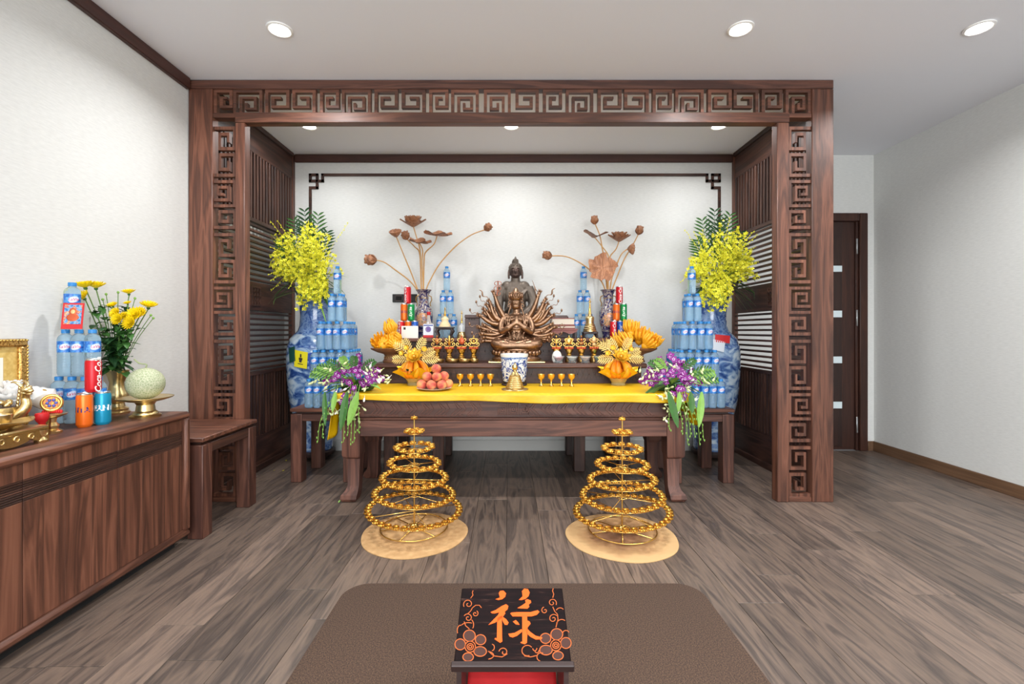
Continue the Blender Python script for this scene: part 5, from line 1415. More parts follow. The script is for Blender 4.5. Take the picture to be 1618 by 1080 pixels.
# ================================================================ purple orchid sprays at the table ends
def orchid_mound(xc, yc, side, seed):
    rg = random.Random(seed); z0 = AZ + .003; sg = -1 if side == 'left' else 1
    t = thing('purple_orchid_arrangement', 'trailing purple orchid arrangement with green leaves on the %s end of the altar table' % side, 'flowers', (xc, yc, z0), 'purple orchid arrangements')
    MB().lathe([(0, 0), (.06, 0), (.075, .01), (.085, .035), (.08, .04), (0, .04)], 22, (xc, yc, z0), sx=1.4).build('flower_foam', M_['leaf_dark'], t)
    def orchid(p, nr, r):
        m = MB(); m.m = 0
        petal_flower(m, p, nr, r, 5, r * .42, .12, rg.random() * 6)
        petal_flower(m, p + Vector(nr).normalized() * .001, nr, r * .42, 5, r * .16, .15, rg.random() * 6)
        m.mi = [0] * 10 + [1] * 10
        m.m = 2; m.ball(p + Vector(nr).normalized() * .005, r * .17, 6, 4)
        m.build('orchid_bloom', [M_['petal_purple'], M_['petal_pale'], M_['petal_dark']], t, None)
    for k in range(96):
        a = rg.uniform(0, 6.28); r = math.sqrt(rg.random())
        dx = r * math.cos(a) * .20; dz = .06 + .185 * (1 - r * r) * rg.uniform(.55, 1); dy = -.05 - abs(r * math.sin(a)) * .10
        if k > 84: dx = rg.uniform(-.05, .05) - sg * .0; dz = rg.uniform(-.10, .04); dy = -.19
        p = Vector((xc + dx, yc + dy, z0 + dz)); orchid(p, (dx * 3 + rg.uniform(-.4, .4), -1, rg.uniform(-.2, .7)), rg.uniform(.020, .030))
    for k in range(70):                                  # pale buds trailing
        a = rg.uniform(0, 3.14); r = rg.uniform(.15, .25)
        p = Vector((xc + r * math.cos(a) * 1.05, yc - rg.uniform(.05, .18), z0 + .06 + .16 * math.sin(a) * rg.random())) if k < 42 else Vector((xc + rg.uniform(-.14, .12), min(yc - .17, AY0 - .06), z0 - rg.uniform(-.05, .17)))
        m = MB(); dr_ = Vector((rg.uniform(-1, 1), -.4, rg.uniform(-1, .3))).normalized()
        m.ball((0, 0, 0), (.007, .007, .0145), 7, 6, Matrix.Translation(p) @ frame_of(dr_)); m.tube([p, p - dr_ * .03], .0015, 4)
        m.build('orchid_bud', M_['bud_green'] if k % 4 else M_['bud_white'], t)
    for k in range(13):                                  # broad leaves, some hanging over the edge
        m = MB()
        if k < 9:
            a = math.pi * k / 8; leaf(m, (xc, yc - .06, z0 + .04), (math.cos(a), -.45, .10 + .25 * math.sin(a)), rg.uniform(.18, .27), rg.uniform(.018, .032), rg.uniform(.1, .5), seg=6)
        else:
            q = xc + (k - 10.5) * .07 + sg * .03; yy = AY0 - .07
            leaf(m, (q, yy, z0 + .02), (rg.uniform(-.35, .35) + sg * .12, -.06, -1), rg.uniform(.12, .26), rg.uniform(.014, .026), 0, Vector((0, -1, 0)), 6)
        m.build('leaf', M_['leaf'] if k % 2 else M_['leaf_light'], t, None)
    for k in range(7):
        m = MB(); a = rg.uniform(-1, 1)
        p0 = Vector((xc + a * .1, AY0 - .06, z0 - .02)); pts = spline([p0 + Vector((0, .05, .08)), p0, p0 + Vector((a * .05 + sg * .02, -.015, -.13)), p0 + Vector((a * .06 + sg * .03, -.015, -.2 - .1 * rg.random()))], 9)
        m.tube(pts, .0018, 4)
        for i in range(5, len(pts)): m.ball(pts[i] + Vector((rg.uniform(-.01, .01), -.004, 0)), (.004, .004, .008), 6, 4)
        m.build('trailing_spray', M_['leaf_light'], t)
    for k in range(9):                                   # feathery filler sprigs
        m = MB(); a = math.pi * rg.random(); frond(m, (xc, yc - .05, z0 + .06), (xc + math.cos(a) * .27, yc - .13, z0 + .06 + .17 * math.sin(a)), 7, .045, .007, .45)
        m.build('filler_sprig', M_['leaf_light'] if k % 2 else M_['leaf'], t, None)
orchid_mound(xat(564, 3.12), 3.14, 'left', 31)
orchid_mound(xat(1057, 3.12), 3.14, 'right', 47)

# ================================================================ tiered brass candle stands on round mats
cup = MB()
cup.lathe([(0, -.006), (.008, -.006), (.014, -.001), (.0185, .005), (.0175, .009), (.012, .0085), (.009, .005), (0, .005)], 12)
for k in range(8):
    a = 2 * math.pi * k / 8
    cup.ball((.0145 * math.cos(a), .0145 * math.sin(a), .001), (.006, .006, .0065), 5, 4)
cup_me = cup.mesh('candle_cup', [M_['gold_cup']], (0, 0, 0), 60)
def candle_stand(x, y, label, tilt):
    t = thing('candle_stand', label, 'candle stand', (x, y, 0), 'tiered brass candle stands')
    MB().tube([(x, y, .012), (x, y, .612)], .0042, 10).build('pole', M_['gold'], t)
    m = MB().torus((x, y, .0175), .182, .0035, 56, 8); m.build('base_ring', M_['gold'], t, 179)
    m = MB()
    for k in range(3):
        a = k * math.pi / 3 + .3; c, s = math.cos(a), math.sin(a); m.tube([(x - .182 * c, y - .182 * s, .0175), (x + .182 * c, y + .182 * s, .0175)], .003, 6)
    m.torus((x, y, .0175), .05, .003, 30, 6); m.build('base_spokes', M_['gold'], t, 179)
    MB().lathe([(.02, .013), (.026, .016), (.02, .03), (.008, .036)], 16, (x, y, 0)).build('base_boss', M_['gold'], t)
    RINGS = [(.105, .248, 36), (.190, .212, 31), (.278, .172, 25), (.36, .132, 19), (.447, .097, 13), (.535, .040, 6)]
    for zi, (z, r, n) in enumerate(RINGS):
        sag = tilt[zi]
        g = MB(); g.torus((x, y, z), r, .0028, 48, 6)
        for k in range(2 if zi < 5 else 3):
            a = k * math.pi / 2 + .5 + zi * .55; c, s = math.cos(a), math.sin(a); g.tube([(x - r * c, y - r * s, z), (x + r * c, y + r * s, z)], .0022, 6)
        if zi in (1, 3): g.torus((x, y, z), .03, .0022, 20, 6)
        ro = g.build('tier_ring', M_['gold'], t, 179)
        ro.location = (0, 0, z); 
        for v in ro.data.vertices: v.co.z -= z
        ro.rotation_euler = (sag[0], sag[1], 0)
        for k in range(n):
            a = 2 * math.pi * k / n + zi * .1
            c = bpy.data.objects.new('candle_cup', cup_me); COL.objects.link(c); c.parent = ro; c.location = (r * math.cos(a), r * math.sin(a), .010); c.rotation_euler = (0, 0, a)
            sc = 1.04; c.scale = (sc,) * 3
    c = bpy.data.objects.new('candle_cup', cup_me); COL.objects.link(c); c.parent = t; c.location = (0, 0, .616)
    MB().tube([(x, y, .622), (x, y, .634)], .0025, 6).build('candle_pin', M_['gold'], t)
def round_mat(x, y, r, label, mt, burnt):
    rg = random.Random(int(x * 100) + 500)
    n = 64; m = MB()
    ph = rg.random() * 6
    m.lathe([(0, .008), (r * .97, .008), (r, .005), (r, .001), (0, .001)], n, (x, y, 0), rf=lambda a, z: 1 + .012 * math.sin(3 * a + ph) + .006 * math.sin(7 * a))
    o = m.build('round_mat', M_[mt], None, 50, origin=(x, y, 0)); tag(o, label, 'mat', 'round mats under the candle stands')
    if burnt: MB().lathe([(0, .0086), (r * .5, .0084), (r * .66, .0082), (r * .66, .0075), (0, .0075)], n, (x + .01, y + .01, 0), rf=lambda a, z: 1 + .10 * math.sin(3 * a) + .06 * math.sin(7 * a)).build('scorch_mark', M_['cork_scorched'], o, 50)
candle_stand(xat(654.5, 2.57), 2.57, 'tiered brass lotus candle stand in front of the altar, on the left mat', [(.02, .05), (-.02, .06), (.0, .04), (.01, .05), (.0, 0), (.0, 0)])
candle_stand(xat(983, 2.54), 2.54, 'tiered brass lotus candle stand in front of the altar, on the right mat', [(.0, -.05), (.02, -.03), (-.02, -.04), (.0, .0), (.0, 0), (0, 0)])
round_mat(xat(655.5, 2.52), 2.52, .283, 'round beige mat under the left candle stand', 'cork', False)
round_mat(xat(981.5, 2.49), 2.49, .292, 'round scorched tan mat under the right candle stand', 'mat_scorched', False)

# ================================================================ brown rug with rounded corners
def rrect(x0, x1, y0, y1, r, n=8):
    out = []
    for cx, cy, a0 in ((x1 - r, y0 + r, -90), (x1 - r, y1 - r, 0), (x0 + r, y1 - r, 90), (x0 + r, y0 + r, 180)):
        for i in range(n + 1):
            a = math.radians(a0 + 90 * i / n); out.append((cx + r * math.cos(a), cy + r * math.sin(a)))
    return out
m = MB(); a_ = rrect(-.692, .812, .95, 2.012, .10); b_ = rrect(-.688, .808, .954, 2.008, .097); n = len(a_)
vs = [(p[0], p[1], .0008) for p in a_] + [(p[0], p[1], .007) for p in a_] + [(p[0], p[1], .0095) for p in b_]
m.add(vs, [tuple(range(n))[::-1], tuple(range(2 * n, 3 * n))] + [(k * n + i, k * n + (i + 1) % n, (k + 1) * n + (i + 1) % n, (k + 1) * n + i) for k in (0, 1) for i in range(n)])
o = m.build('rug', M_['rug'], None, 60); tag(o, 'flat brown rug with rounded corners in front of the altar', 'rug')

# ================================================================ painted lectern for reciting
Yf, Yb = 1.131, 1.328
Zf, Zb = zat(1046, Yf), zat(928, Yb)
LX0, LX1 = xat(717, Yf), xat(903, Yf)
LE = thing('book_stand', 'small dark lacquered book stand with orange painted character on its sloping top', 'book stand', ((LX0 + LX1) / 2, 1.24, .0095))
sl = Vector((0, Yb - Yf, Zb - Zf)); sL = sl.length; sd_ = sl.normalized(); nr_ = Vector((0, -sd_.z, sd_.y))
O = Vector(((LX0 + LX1) / 2, Yf, Zf))
BM = Matrix(((1, 0, 0, O.x), (0, sd_.y, nr_.y, O.y), (0, sd_.z, nr_.z, O.z), (0, 0, 0, 1)))
hw = (LX1 - LX0) / 2
bd = MB().box(-hw, hw, .0, sL, -.014, 0, .0025, BM).build('sloping_top', M_['board_dark'], LE, None)
MB().box(-hw - .006, hw + .006, -.012, .002, -.018, .004, .002, BM).build('front_lip', M_['black_wood'], LE, None)
for s in (-1, 1):
    xa = O.x + s * (hw - .012); m = MB(); w = .006
    q = [(Yf + .012, .012), (Yb - .02, .012), (Yb - .004, Zb - .02), (Yf + .006, Zf - .016)]
    m.prism([(p[0], p[1]) for p in q], 2 * w, Matrix(((0, 0, 1, xa - w), (1, 0, 0, 0), (0, 1, 0, 0), (0, 0, 0, 1)))); m.build('side_board', M_['black_wood'], LE, None)
    MB().box(xa - .012, xa + .012, Yf + .004, Yb - .01, .0095, .024, .003).build('runner', M_['black_wood'], LE, None)
m = MB()
def redfn(u, v):
    x_ = O.x - hw + .022 + (2 * hw - .044) * u; y_ = Yf + .02 + (Yb - Yf - .05) * v
    return (x_, y_, .05 + .12 * v ** 1.5 - .05 * math.sin(math.pi * u) * (1 - v) + .01 * math.sin(9 * u + 3 * v))
m.grid(redfn, 20, 12); rc = m.build('red_cloth_sling', M_['red_cloth'], LE, 179); rc.modifiers.new('s', 'SOLIDIFY').thickness = .004
MB().box(O.x - hw + .02, O.x + hw - .02, Yf + .01, Yb - .03, .012, .02).build('floor_board', M_['red_cloth'], LE, None)
def onboard(zx, zy):
    """a point of the painted design, from where it stands on the board"""
    px, py = 700 + zx / 6.0, 900 + zy / 6.0
    d = Vector(((px - VX) / F, 1.0, -(py - VY) / F)); c = Vector((0, 0, CH))
    k = (O - c).dot(nr_) / d.dot(nr_); p = c + d * k - O
    return (p.x, p.dot(sd_))
STROKES = [
 [(497, 278), (540, 262), (528, 222), (540, 200), (572, 196), (598, 222), (590, 255), (562, 278), (525, 286)],
 [(450, 400), (500, 380), (558, 342), (598, 325), (620, 343), (612, 375), (585, 396), (592, 412), (574, 436), (540, 472), (490, 502), (430, 522), (468, 482), (518, 432), (534, 402), (492, 413), (462, 411)],
 [(515, 452), (558, 436), (560, 640), (563, 678), (542, 692), (488, 656), (494, 645), (510, 648)],
 [(556, 438), (600, 468), (622, 500), (610, 522), (585, 520), (563, 480)],
 [(718, 285), (755, 250), (748, 202), (770, 178), (805, 182), (822, 215), (811, 250), (782, 275), (745, 286)],
 [(705, 362), (750, 336), (785, 311), (778, 288), (800, 277), (832, 290), (836, 310), (812, 330), (819, 350), (800, 368), (740, 366)],
 [(637, 413), (650, 404), (720, 400), (830, 400), (898, 382), (915, 398), (890, 426), (840, 441), (740, 441), (660, 441)],
 [(750, 438), (797, 438), (799, 480), (820, 488), (831, 510), (802, 546), (796, 690), (775, 706), (735, 692), (738, 682), (752, 680)],
 [(662, 490), (690, 475), (710, 495), (726, 521), (690, 516)],
 [(619, 606), (680, 596), (742, 562), (757, 580), (702, 625), (660, 641), (632, 632)],
 [(794, 552), (830, 590), (880, 625), (942, 640), (936, 656), (880, 661), (830, 635), (794, 602)]]
for s_ in STROKES:
    m = MB(); m.prism([onboard(*p) for p in s_], .0006, BM @ Matrix.Translation((0, 0, .0002))); m.build('painted_stroke', M_['orange_paint'], bd, None)
def linework(name, paths, w=3.2, mat='orange_line'):
    for P in paths:
        m = MB()
        q = [Vector((*onboard(*p), 0)) for p in P]; k = len(q); vs = []
        for i in range(k):
            d = (q[min(i + 1, k - 1)] - q[max(i - 1, 0)]); d = d.normalized() if d.length > 1e-9 else Vector((1, 0, 0))
            nn = Vector((-d.y, d.x, 0)) * (w * .00042); vs += [q[i] - nn + Vector((0, 0, .0006)), q[i] + nn + Vector((0, 0, .0006))]
        m.add(vs, [(2 * i, 2 * i + 1, 2 * i + 3, 2 * i + 2) for i in range(k - 1)], BM)
        m.build(name, M_[mat], bd, None)
def loop(cx, cy, rx, ry, a0=0, a1=6.2832, n=22, rot=0):
    out = []
    for i in range(n + 1):
        a = a0 + (a1 - a0) * i / n; x_, y_ = rx * math.cos(a), ry * math.sin(a)
        out.append((cx + x_ * math.cos(rot) - y_ * math.sin(rot), cy + x_ * math.sin(rot) + y_ * math.cos(rot)))
    return out
def spiral(cx, cy, r, turns, a0, sg=1, n=30): return [(cx + r * (1 - i / n * .85) * math.cos(a0 + sg * turns * 6.2832 * i / n), cy + r * (1 - i / n * .85) * math.sin(a0 + sg * turns * 6.2832 * i / n)) for i in range(n + 1)]
plain('petal_paint', (62, 30, 20), .6)
for nm, fx_, fy_, mirror in (('painted_flower', 258, 728, 1), ('painted_flower', 1070, 715, -1)):
    P = [loop(fx_, fy_, 50, 52), loop(fx_, fy_, 30, 30), loop(fx_, fy_, 14, 14)]
    for dx, dy, rx, ry in ((-8, -104, 56, 54), (98, -66, 50, 48), (94, 45, 60, 46), (-95, -22, 50, 52), (-20, 98, 50, 40)):
        q = loop(fx_ + mirror * dx, fy_ + dy, rx, ry)
        m = MB(); m.prism([onboard(*w_) for w_ in q[:-1]], .0003, BM @ Matrix.Translation((0, 0, .0001))); m.build('painted_petal', M_['petal_paint'], bd, None)
        P.append(q)
    linework(nm, P, 2.8)
linework('painted_scroll', [spiral(240, 325, 48, 1.3, 2.6), [(285, 195), (278, 215), (284, 240), (262, 268)], spiral(305, 415, 30, 1.2, 5.2), [(278, 360), (262, 390), (235, 415)], spiral(238, 455, 42, 1.3, 3.6), [(200, 490), (215, 530), (250, 560)], [(278, 360), (310, 335), (345, 335), (365, 360)],
    spiral(575, 780, 46, 1.1, 3.3, 1), [(430, 770), (480, 815), (560, 825), (610, 795)], loop(240, 540, 70, 40, 3.6, 5.2, 10), loop(240, 520, 50, 60, -.9, .6, 10), loop(165, 575, 30, 50, 2.6, 5, 10), loop(465, 735, 22, 30, -1.6, 1.6, 10), loop(420, 810, 60, 36, -1.4, 1.4, 10)], 2.6)
linework('painted_scroll', [spiral(1035, 312, 42, 1.3, .5, -1), [(1045, 175), (1038, 200), (1050, 230), (1040, 265)], spiral(965, 385, 34, 1.1, 4.5, -1), [(1040, 350), (1060, 395), (1085, 420)], spiral(1045, 462, 44, 1.3, 5.6, -1), [(1085, 420), (1090, 470), (1070, 545)], loop(1110, 400, 40, 40, 3.6, 5.6, 10), loop(1125, 520, 50, 50, 3.4, 5.4, 10),
    loop(800, 765, 52, 50, 1.2, 5.6, 18), [(770, 815), (830, 825), (895, 810)], loop(870, 740, 20, 26, 0, 3, 10), loop(890, 760, 20, 26, 0, 3, 10), loop(930, 825, 40, 40, 1.8, 5.2, 12), loop(1165, 600, 30, 26, 2.6, 6, 10)], 2.6)

# ================================================================ left cabinet
CX, CZ0, CZ1, CY0, CY1 = -1.647, .045, .684, .80, 2.412
CB = thing('cabinet', 'long low walnut cabinet with grooved doors along the left wall', 'cabinet', (-1.85, 1.6, 0))
MB().box(WL + .006, CX, CY0, CY1, CZ1 - .036, CZ1, .012).build('cabinet_top', M_['walnut_y'], CB)
MB().box(WL + .006, CX, CY0, CY1, CZ0, CZ0 + .036, .012).build('bottom_rail', M_['walnut_y'], CB)
for y0_, y1_ in ((CY1 - .036, CY1), (CY0, CY0 + .036)): MB().box(WL + .006, CX, y0_, y1_, CZ0 + .03, CZ1 - .03, .010).build('end_panel', M_['walnut_z'], CB)
MB().box(WL + .01, CX - .06, CY0 + .03, CY1 - .03, CZ0 + .03, CZ1 - .03).build('carcass', M_['walnut_dark_z'], CB)
MB().box(WL + .02, CX - .05, CY0 + .04, CY1 - .05, 0, CZ0 + .004).build('plinth', M_['dark_void'], CB)
dz0, dz1 = CZ0 + .037, CZ1 - .037; XD = CX - .020
edges = [2.374, 1.983, 1.596, 1.209, .838]
for i in range(4):
    b_, a_ = edges[i] - .0015, edges[i + 1] + .0015
    D = MB().box(XD - .02, XD - .006, a_, b_, dz0, dz1).build('door', M_['walnut_dark_z'], CB, None)
    n3 = 3; cuts = [0, .34 + .05 * (i % 2), .68, 1]
    for k in range(n3):
        ya, yb_ = a_ + (b_ - a_) * cuts[k], a_ + (b_ - a_) * cuts[k + 1]
        MB().box(XD - .006, XD, ya, yb_, dz0, .513, .0006).build('door_board', M_['walnut_z'], D, None)
        MB().box(XD - .006, XD, ya, yb_, .588, dz1, .0006).build('door_board', M_['walnut_z'], D, None)
    for k in range(9):
        z_ = .513 + (.075) * (k + .5) / 9
        MB().box(XD - .006, XD - .0005, a_, b_, z_ - .0028, z_ + .0028, .0008).build('groove_ridge', M_['walnut_dark_y'], D, None)
CT_ = CZ1
# --- cans, bottles, card
put_can('orange', -1.838, 2.015, CT_, 'orange soda can at the bottom of the stack on the left cabinet', -.25, 'cans on the cabinet')
put_can('teal', -1.806, 2.070, CT_, 'teal soda can at the bottom of the stack on the left cabinet', 1.15, 'cans on the cabinet')
put_can('red', -1.836, 2.055, CT_ + CHH, 'red soda can stacked on two others on the left cabinet', 1.4, 'cans on the cabinet')
for v in CAN.values(): discard(v)
for i in range(4): put_bottle(-2.024 + i * .0605, 2.093 - .002 * i, CT_, 'water bottle, %s from the wall in the bottom row on the left cabinet' % ['first', 'second', 'third', 'fourth'][i], 'bottles on the cabinet', .75)
for i in range(3): put_bottle(-1.996 + i * .0605, 2.095, CT_ + BH + .001, 'water bottle, %s from the wall in the middle row on the left cabinet' % ['first', 'second', 'third'][i], 'bottles on the cabinet', rnd(-1, 1.5))
put_bottle(-1.966, 2.095, CT_ + 2 * (BH + .001), 'single water bottle on top of the stack on the left cabinet', 'bottles on the cabinet', .9)
cdz = CT_ + 2 * (BH + .001) + .001
CM = Matrix.Translation((-1.932, 2.055, cdz)) @ Matrix.Rotation(.35, 4, 'Z') @ Matrix.Rotation(-.18, 4, 'X')
t = MB().box(-.038, .038, -.001, .001, 0, .118, .0005, CM).build('card', M_['red_paint'], None, None, origin=CM.translation); t.name = 'picture_card'
tag(t, 'red-bordered picture card leaning on the top bottle of the cabinet stack', 'card')
MB().box(-.031, .031, -.0018, -.0008, .022, .110, 0, CM).build('print', M_['print_picture'], t, None)
m = MB().ball((0, -.0018, .078), (.014, .001, .017), 12, 8, CM).ball((0, -.0019, .052), (.022, .001, .018), 12, 8, CM); m.build('printed_figure', M_['enamel_red'], t, 179)
MB().ball((0, -.003, .078), (.008, .0006, .010), 10, 6, CM).build('printed_face', M_['enamel_pale'], t, 179)
# --- melon on a pedestal
mx_, my_ = xat(230, 2.25), 2.25
t = thing('pedestal_dish', 'brass pedestal dish under the melon on the left cabinet', 'dish', (mx_, my_, CT_))
MB().lathe([(0, 0), (.062, 0), (.064, .008), (.052, .014), (.050, .022), (.040, .030), (.036, .060), (.044, .072), (.08, .080), (.108, .090), (.112, .094), (.108, .096), (.075, .088), (0, .084)], 40, (mx_, my_, CT_)).build('dish', M_['brass'], t, 40)
m = MB().lathe([(.1095, .0925), (.113, .0935), (.113, .0965), (.1095, .0965)], 40, (mx_, my_, CT_)); m.build('rim', M_['brass_old'], t)
t = thing('melon', 'round pale netted melon on the brass pedestal dish', 'melon', (mx_, my_, CT_ + .086))
MB().ball((mx_, my_, CT_ + .084 + .076), (.079, .079, .076), 32, 20).build('melon_body', M_['melon_skin'], t, 179)
MB().tube(spline([(mx_, my_, CT_ + .234), (mx_ + .004, my_, CT_ + .252), (mx_ - .03, my_, CT_ + .258), (mx_ - .055, my_, CT_ + .278)], 9), .0035, 6).build('stem', M_['melon_stem'], t)
# --- brass vase of chrysanthemums
cx_, cy_ = -1.975, 2.345
t = thing('brass_vase', 'flared brass vase holding chrysanthemums on the left cabinet', 'vase', (cx_, cy_, CT_))
MB().lathe([(0, 0), (.052, 0), (.054, .008), (.046, .014), (.048, .024), (.034, .034), (.030, .05), (.044, .062), (.050, .082), (.047, .10), (.034, .125), (.031, .155), (.038, .185), (.050, .212), (.051, .216), (.046, .214), (.030, .17), (0, .15)], 36, (cx_, cy_, CT_)).build('body', M_['brass'], t, 40)
FLW = thing('chrysanthemum_bunch', 'leafy bunch of yellow chrysanthemums in the brass vase', 'flowers', (cx_, cy_, CT_ + .15))
mum = MB()
for ring, (n, r, op, z) in enumerate(((16, .030, 1.0, 0), (14, .027, .8, .003), (11, .021, .6, .005), (8, .014, .4, .006))):
    petal_mesh(mum, Matrix.Identity(4), r, .0042, op, n, z, .0008, ring * .2)
mum_me = mum.mesh('bloom', [M_['mum_yellow']], (0, 0, 0), 60)
rg = random.Random(77)
def cabpt(px, py, Y):
    p = at(px, py, Y); p.x = max(p.x, WL + .03); return p
MUMS = [(455, 182, 2.20, 1.1, (-.1, -.2, 1)), (512, 184, 2.25, 1.1, (.1, -.2, 1)), (447, 240, 2.18, 1.0, (-.2, -.7, .6)), (687, 215, 2.38, .85, (0, -.2, 1)), (602, 282, 2.30, .65, (0, -.5, .8)), (681, 270, 2.36, .5, (0, -.4, .9)), (792, 288, 2.42, 1.1, (.3, -.25, 1)), (622, 322, 2.28, .8, (-.1, -.9, .4)), (634, 352, 2.26, .85, (0, -1, .2)), (722, 330, 2.33, 1.05, (.2, -.9, .4)), (700, 372, 2.30, 1.0, (0, -1, .2)), (746, 322, 2.36, .95, (.3, -.8, .5)), (665, 335, 2.30, .6, (0, -1, .3))]
for i, (zx, zy, Y, s, d) in enumerate(MUMS):
    p = cabpt(zx / 3.375, 400 + zy / 3.375, Y)
    b0 = Vector((cx_ + rg.uniform(-.012, .012), cy_ + rg.uniform(-.012, .012), CT_ + .17))
    mid = b0 + (p - b0) * .5 + Vector((0, 0, .03)); pts = spline([b0, mid, p - Vector(d).normalized() * .008], 9)
    st = MB().tube(pts, .0026, 6); 
    st.build('stem', M_['stem_green'], FLW)
    o = bpy.data.objects.new('bloom', mum_me); COL.objects.link(o); o.parent = FLW; o.location = p - wloc(FLW); o.rotation_euler = frame_of(d).to_euler(); o.scale = (s * 1.35,) * 3
    MB().ball(p - Vector(d).normalized() * .004, .0075 * s, 8, 6).build('calyx', M_['leaf'], FLW)
for i, (zx, zy, Y) in enumerate(((566, 218, 2.32), (630, 208, 2.34), (720, 240, 2.38), (818, 345, 2.42), (548, 246, 2.3), (805, 330, 2.4))):
    p = cabpt(zx / 3.375, 400 + zy / 3.375, Y); b0 = Vector((cx_, cy_, CT_ + .17))
    MB().tube(spline([b0, b0 + (p - b0) * .5 + Vector((0, 0, .03)), p], 9), .0018, 5).build('stem', M_['stem_green'], FLW)
    MB().ball(p, (.006, .006, .007), 8, 6).build('bud', M_['leaf_light'], FLW)
for i in range(230):
    zx, zy, Y, s, d = MUMS[i % len(MUMS)]; p = cabpt(zx / 3.375, 400 + zy / 3.375, Y); b0 = Vector((cx_, cy_, CT_ + .19)); u = rg.uniform(.06, .80)
    q = b0 + (p - b0) * u + Vector((0, 0, .06 * u * (1 - u)))
    m = MB(); dx = rg.uniform(-1, 1)
    if q.x < WL + .08: dx = abs(dx)
    ln_ = rg.uniform(.045, .085) * (1.15 - .5 * u)
    leaf(m, q, (dx, rg.uniform(-1, .3), rg.uniform(-.1, .9)), ln_, ln_ * .26, rg.uniform(.2, .7), seg=4)
    m.v = [(max(WL + .006, v[0]), v[1], max(v[2], CT_ + .02)) for v in m.v]
    m.build('leaf', M_['leaf'] if i % 3 else M_['leaf_dark'], FLW, None)
# --- gilt picture frame leaning on the left wall
fy0, fy1, fz1 = 1.66, 1.965, 1.066; xw = WL + .012
t = thing('framed_portrait', 'gilt picture frame leaning on the wall at the left edge', 'picture frame', (xw, (fy0 + fy1) / 2, CT_))
for (a, b, c, d) in ((fy0, fy1, fz1 - .032, fz1), (fy0, fy1, CT_ + .001, CT_ + .033), (fy0, fy0 + .036, CT_ + .033, fz1 - .032), (fy1 - .036, fy1, CT_ + .033, fz1 - .032)):
    MB().box(xw, xw + .022, a, b, c, d, .006).build('frame_bar', M_['flat_gold_frame'], t)
    m = MB()
    if b - a > .1:
        for k in range(24): m.ball((xw + .022, a + .008 + (b - a - .016) * k / 23, d - .006), (.004, .006, .004), 6, 4)
    else:
        for k in range(24): m.ball((xw + .022, b - .006, c + (d - c) * k / 23), (.004, .004, .006), 6, 4)
    m.build('bead_edge', M_['gold'], t, 179)
MB().box(xw + .002, xw + .008, fy0 + .03, fy1 - .03, CT_ + .03, fz1 - .03).build('mat_board', M_['gold_mat'], t)
MB().box(xw + .008, xw + .0095, fy0 + .09, fy1 - .09, CT_ + .09, fz1 - .075).build('picture', M_['bud_white'], t)
MB().ball((xw + .0098, 1.80, CT_ + .17), (.001, .045, .075), 14, 10).build('portrait_shape', M_['book_red'], t, 179)
# --- brass offering group at the near end of the cabinet
tx, ty = -1.812, 1.575
t = thing('footed_brass_stand', 'engraved footed brass stand with scalloped apron at the near end of the cabinet', 'stand', (tx, ty, CT_))
MB().box(tx - .062, tx + .085, ty - .22, ty + .175, CT_ + .045, CT_ + .064, .006).build('stand_top', M_['brass'], t)
m = MB(); poly = [(0, .03)] + [(u, -.004 - .018 * abs(math.cos(u * math.pi * 3)) ** .7 * (1 if abs(u - .5) < .46 else 2)) for u in [i / 36 for i in range(37)]] + [(1, .03)]
m.prism([(ty - .22 + .395 * p[0], CT_ + .028 + p[1] * .9) for p in poly], .012, Matrix(((0, 0, 1, tx + .07), (1, 0, 0, 0), (0, 1, 0, 0), (0, 0, 0, 1)))); m.build('scalloped_apron', M_['brass_old'], t, None)
for k in range(8): MB().torus((tx + .083, ty - .19 + .05 * k, CT_ + .034), .009, .003, 12, 5, axis='x').build('engraved_boss', M_['brass'], t, 179)
for a in (-.20, .155):
    for b in (-.045, .070): MB().lathe([(0, 0), (.016, 0), (.02, .01), (.013, .022), (.018, .036), (.02, .048), (0, .048)], 12, (tx + b, ty + a, CT_)).build('foot', M_['brass'], t)
# boat-shaped tray with pointed rim on the stand
o = thing('boat_tray', 'boat-shaped engraved brass tray with pointed ends on the footed stand', 'tray', (tx, ty, CT_ + .064))
def boat(u, v):
    a = 2 * math.pi * u; L, w = .205, .082
    y_ = math.sin(a); x_ = math.cos(a)
    r = .55 + .45 * v
    return (tx + .005 + w * r * x_ * (1 - .25 * abs(y_) ** 3), ty - .015 + L * r * y_, CT_ + .066 + .014 * v + .020 * v * (abs(x_) ** 8 * .9 + abs(y_) ** 6 * .5))
MB().grid(boat, 48, 6).build('tray_wall', M_['brass_old'], o, 179).modifiers.new('s', 'SOLIDIFY').thickness = .003
MB().lathe([(0, 0), (.55, 0), (.55, .002), (0, .002)], 36, M=Matrix.Translation((tx + .005, ty - .015, CT_ + .0645)) @ Matrix.Diagonal((.082, .205, 1, 1))).build('tray_floor', M_['brass'], o)
for i, (dy, lab) in enumerate(((-.105, 'near'), (-.02, 'middle'), (.065, 'far'))):
    q = MB().lathe([(0, .002), (.032, .002), (.038, .01), (.040, .052), (.037, .052), (.034, .012), (0, .01)], 24, (tx + .004, ty + dy, CT_ + .066)).build('cup', M_['brass'], None, 40); q.name = 'brass_cup'
    tag(q, 'small straight brass cup at the %s end of the boat-shaped tray' % lab, 'cup', 'brass cups on the tray')
    MB().lathe([(0, .046), (.036, .047), (.036, .045), (0, .044)], 20, (tx + .004, ty + dy, CT_ + .066)).build('filling', M_['wax_white'], q)
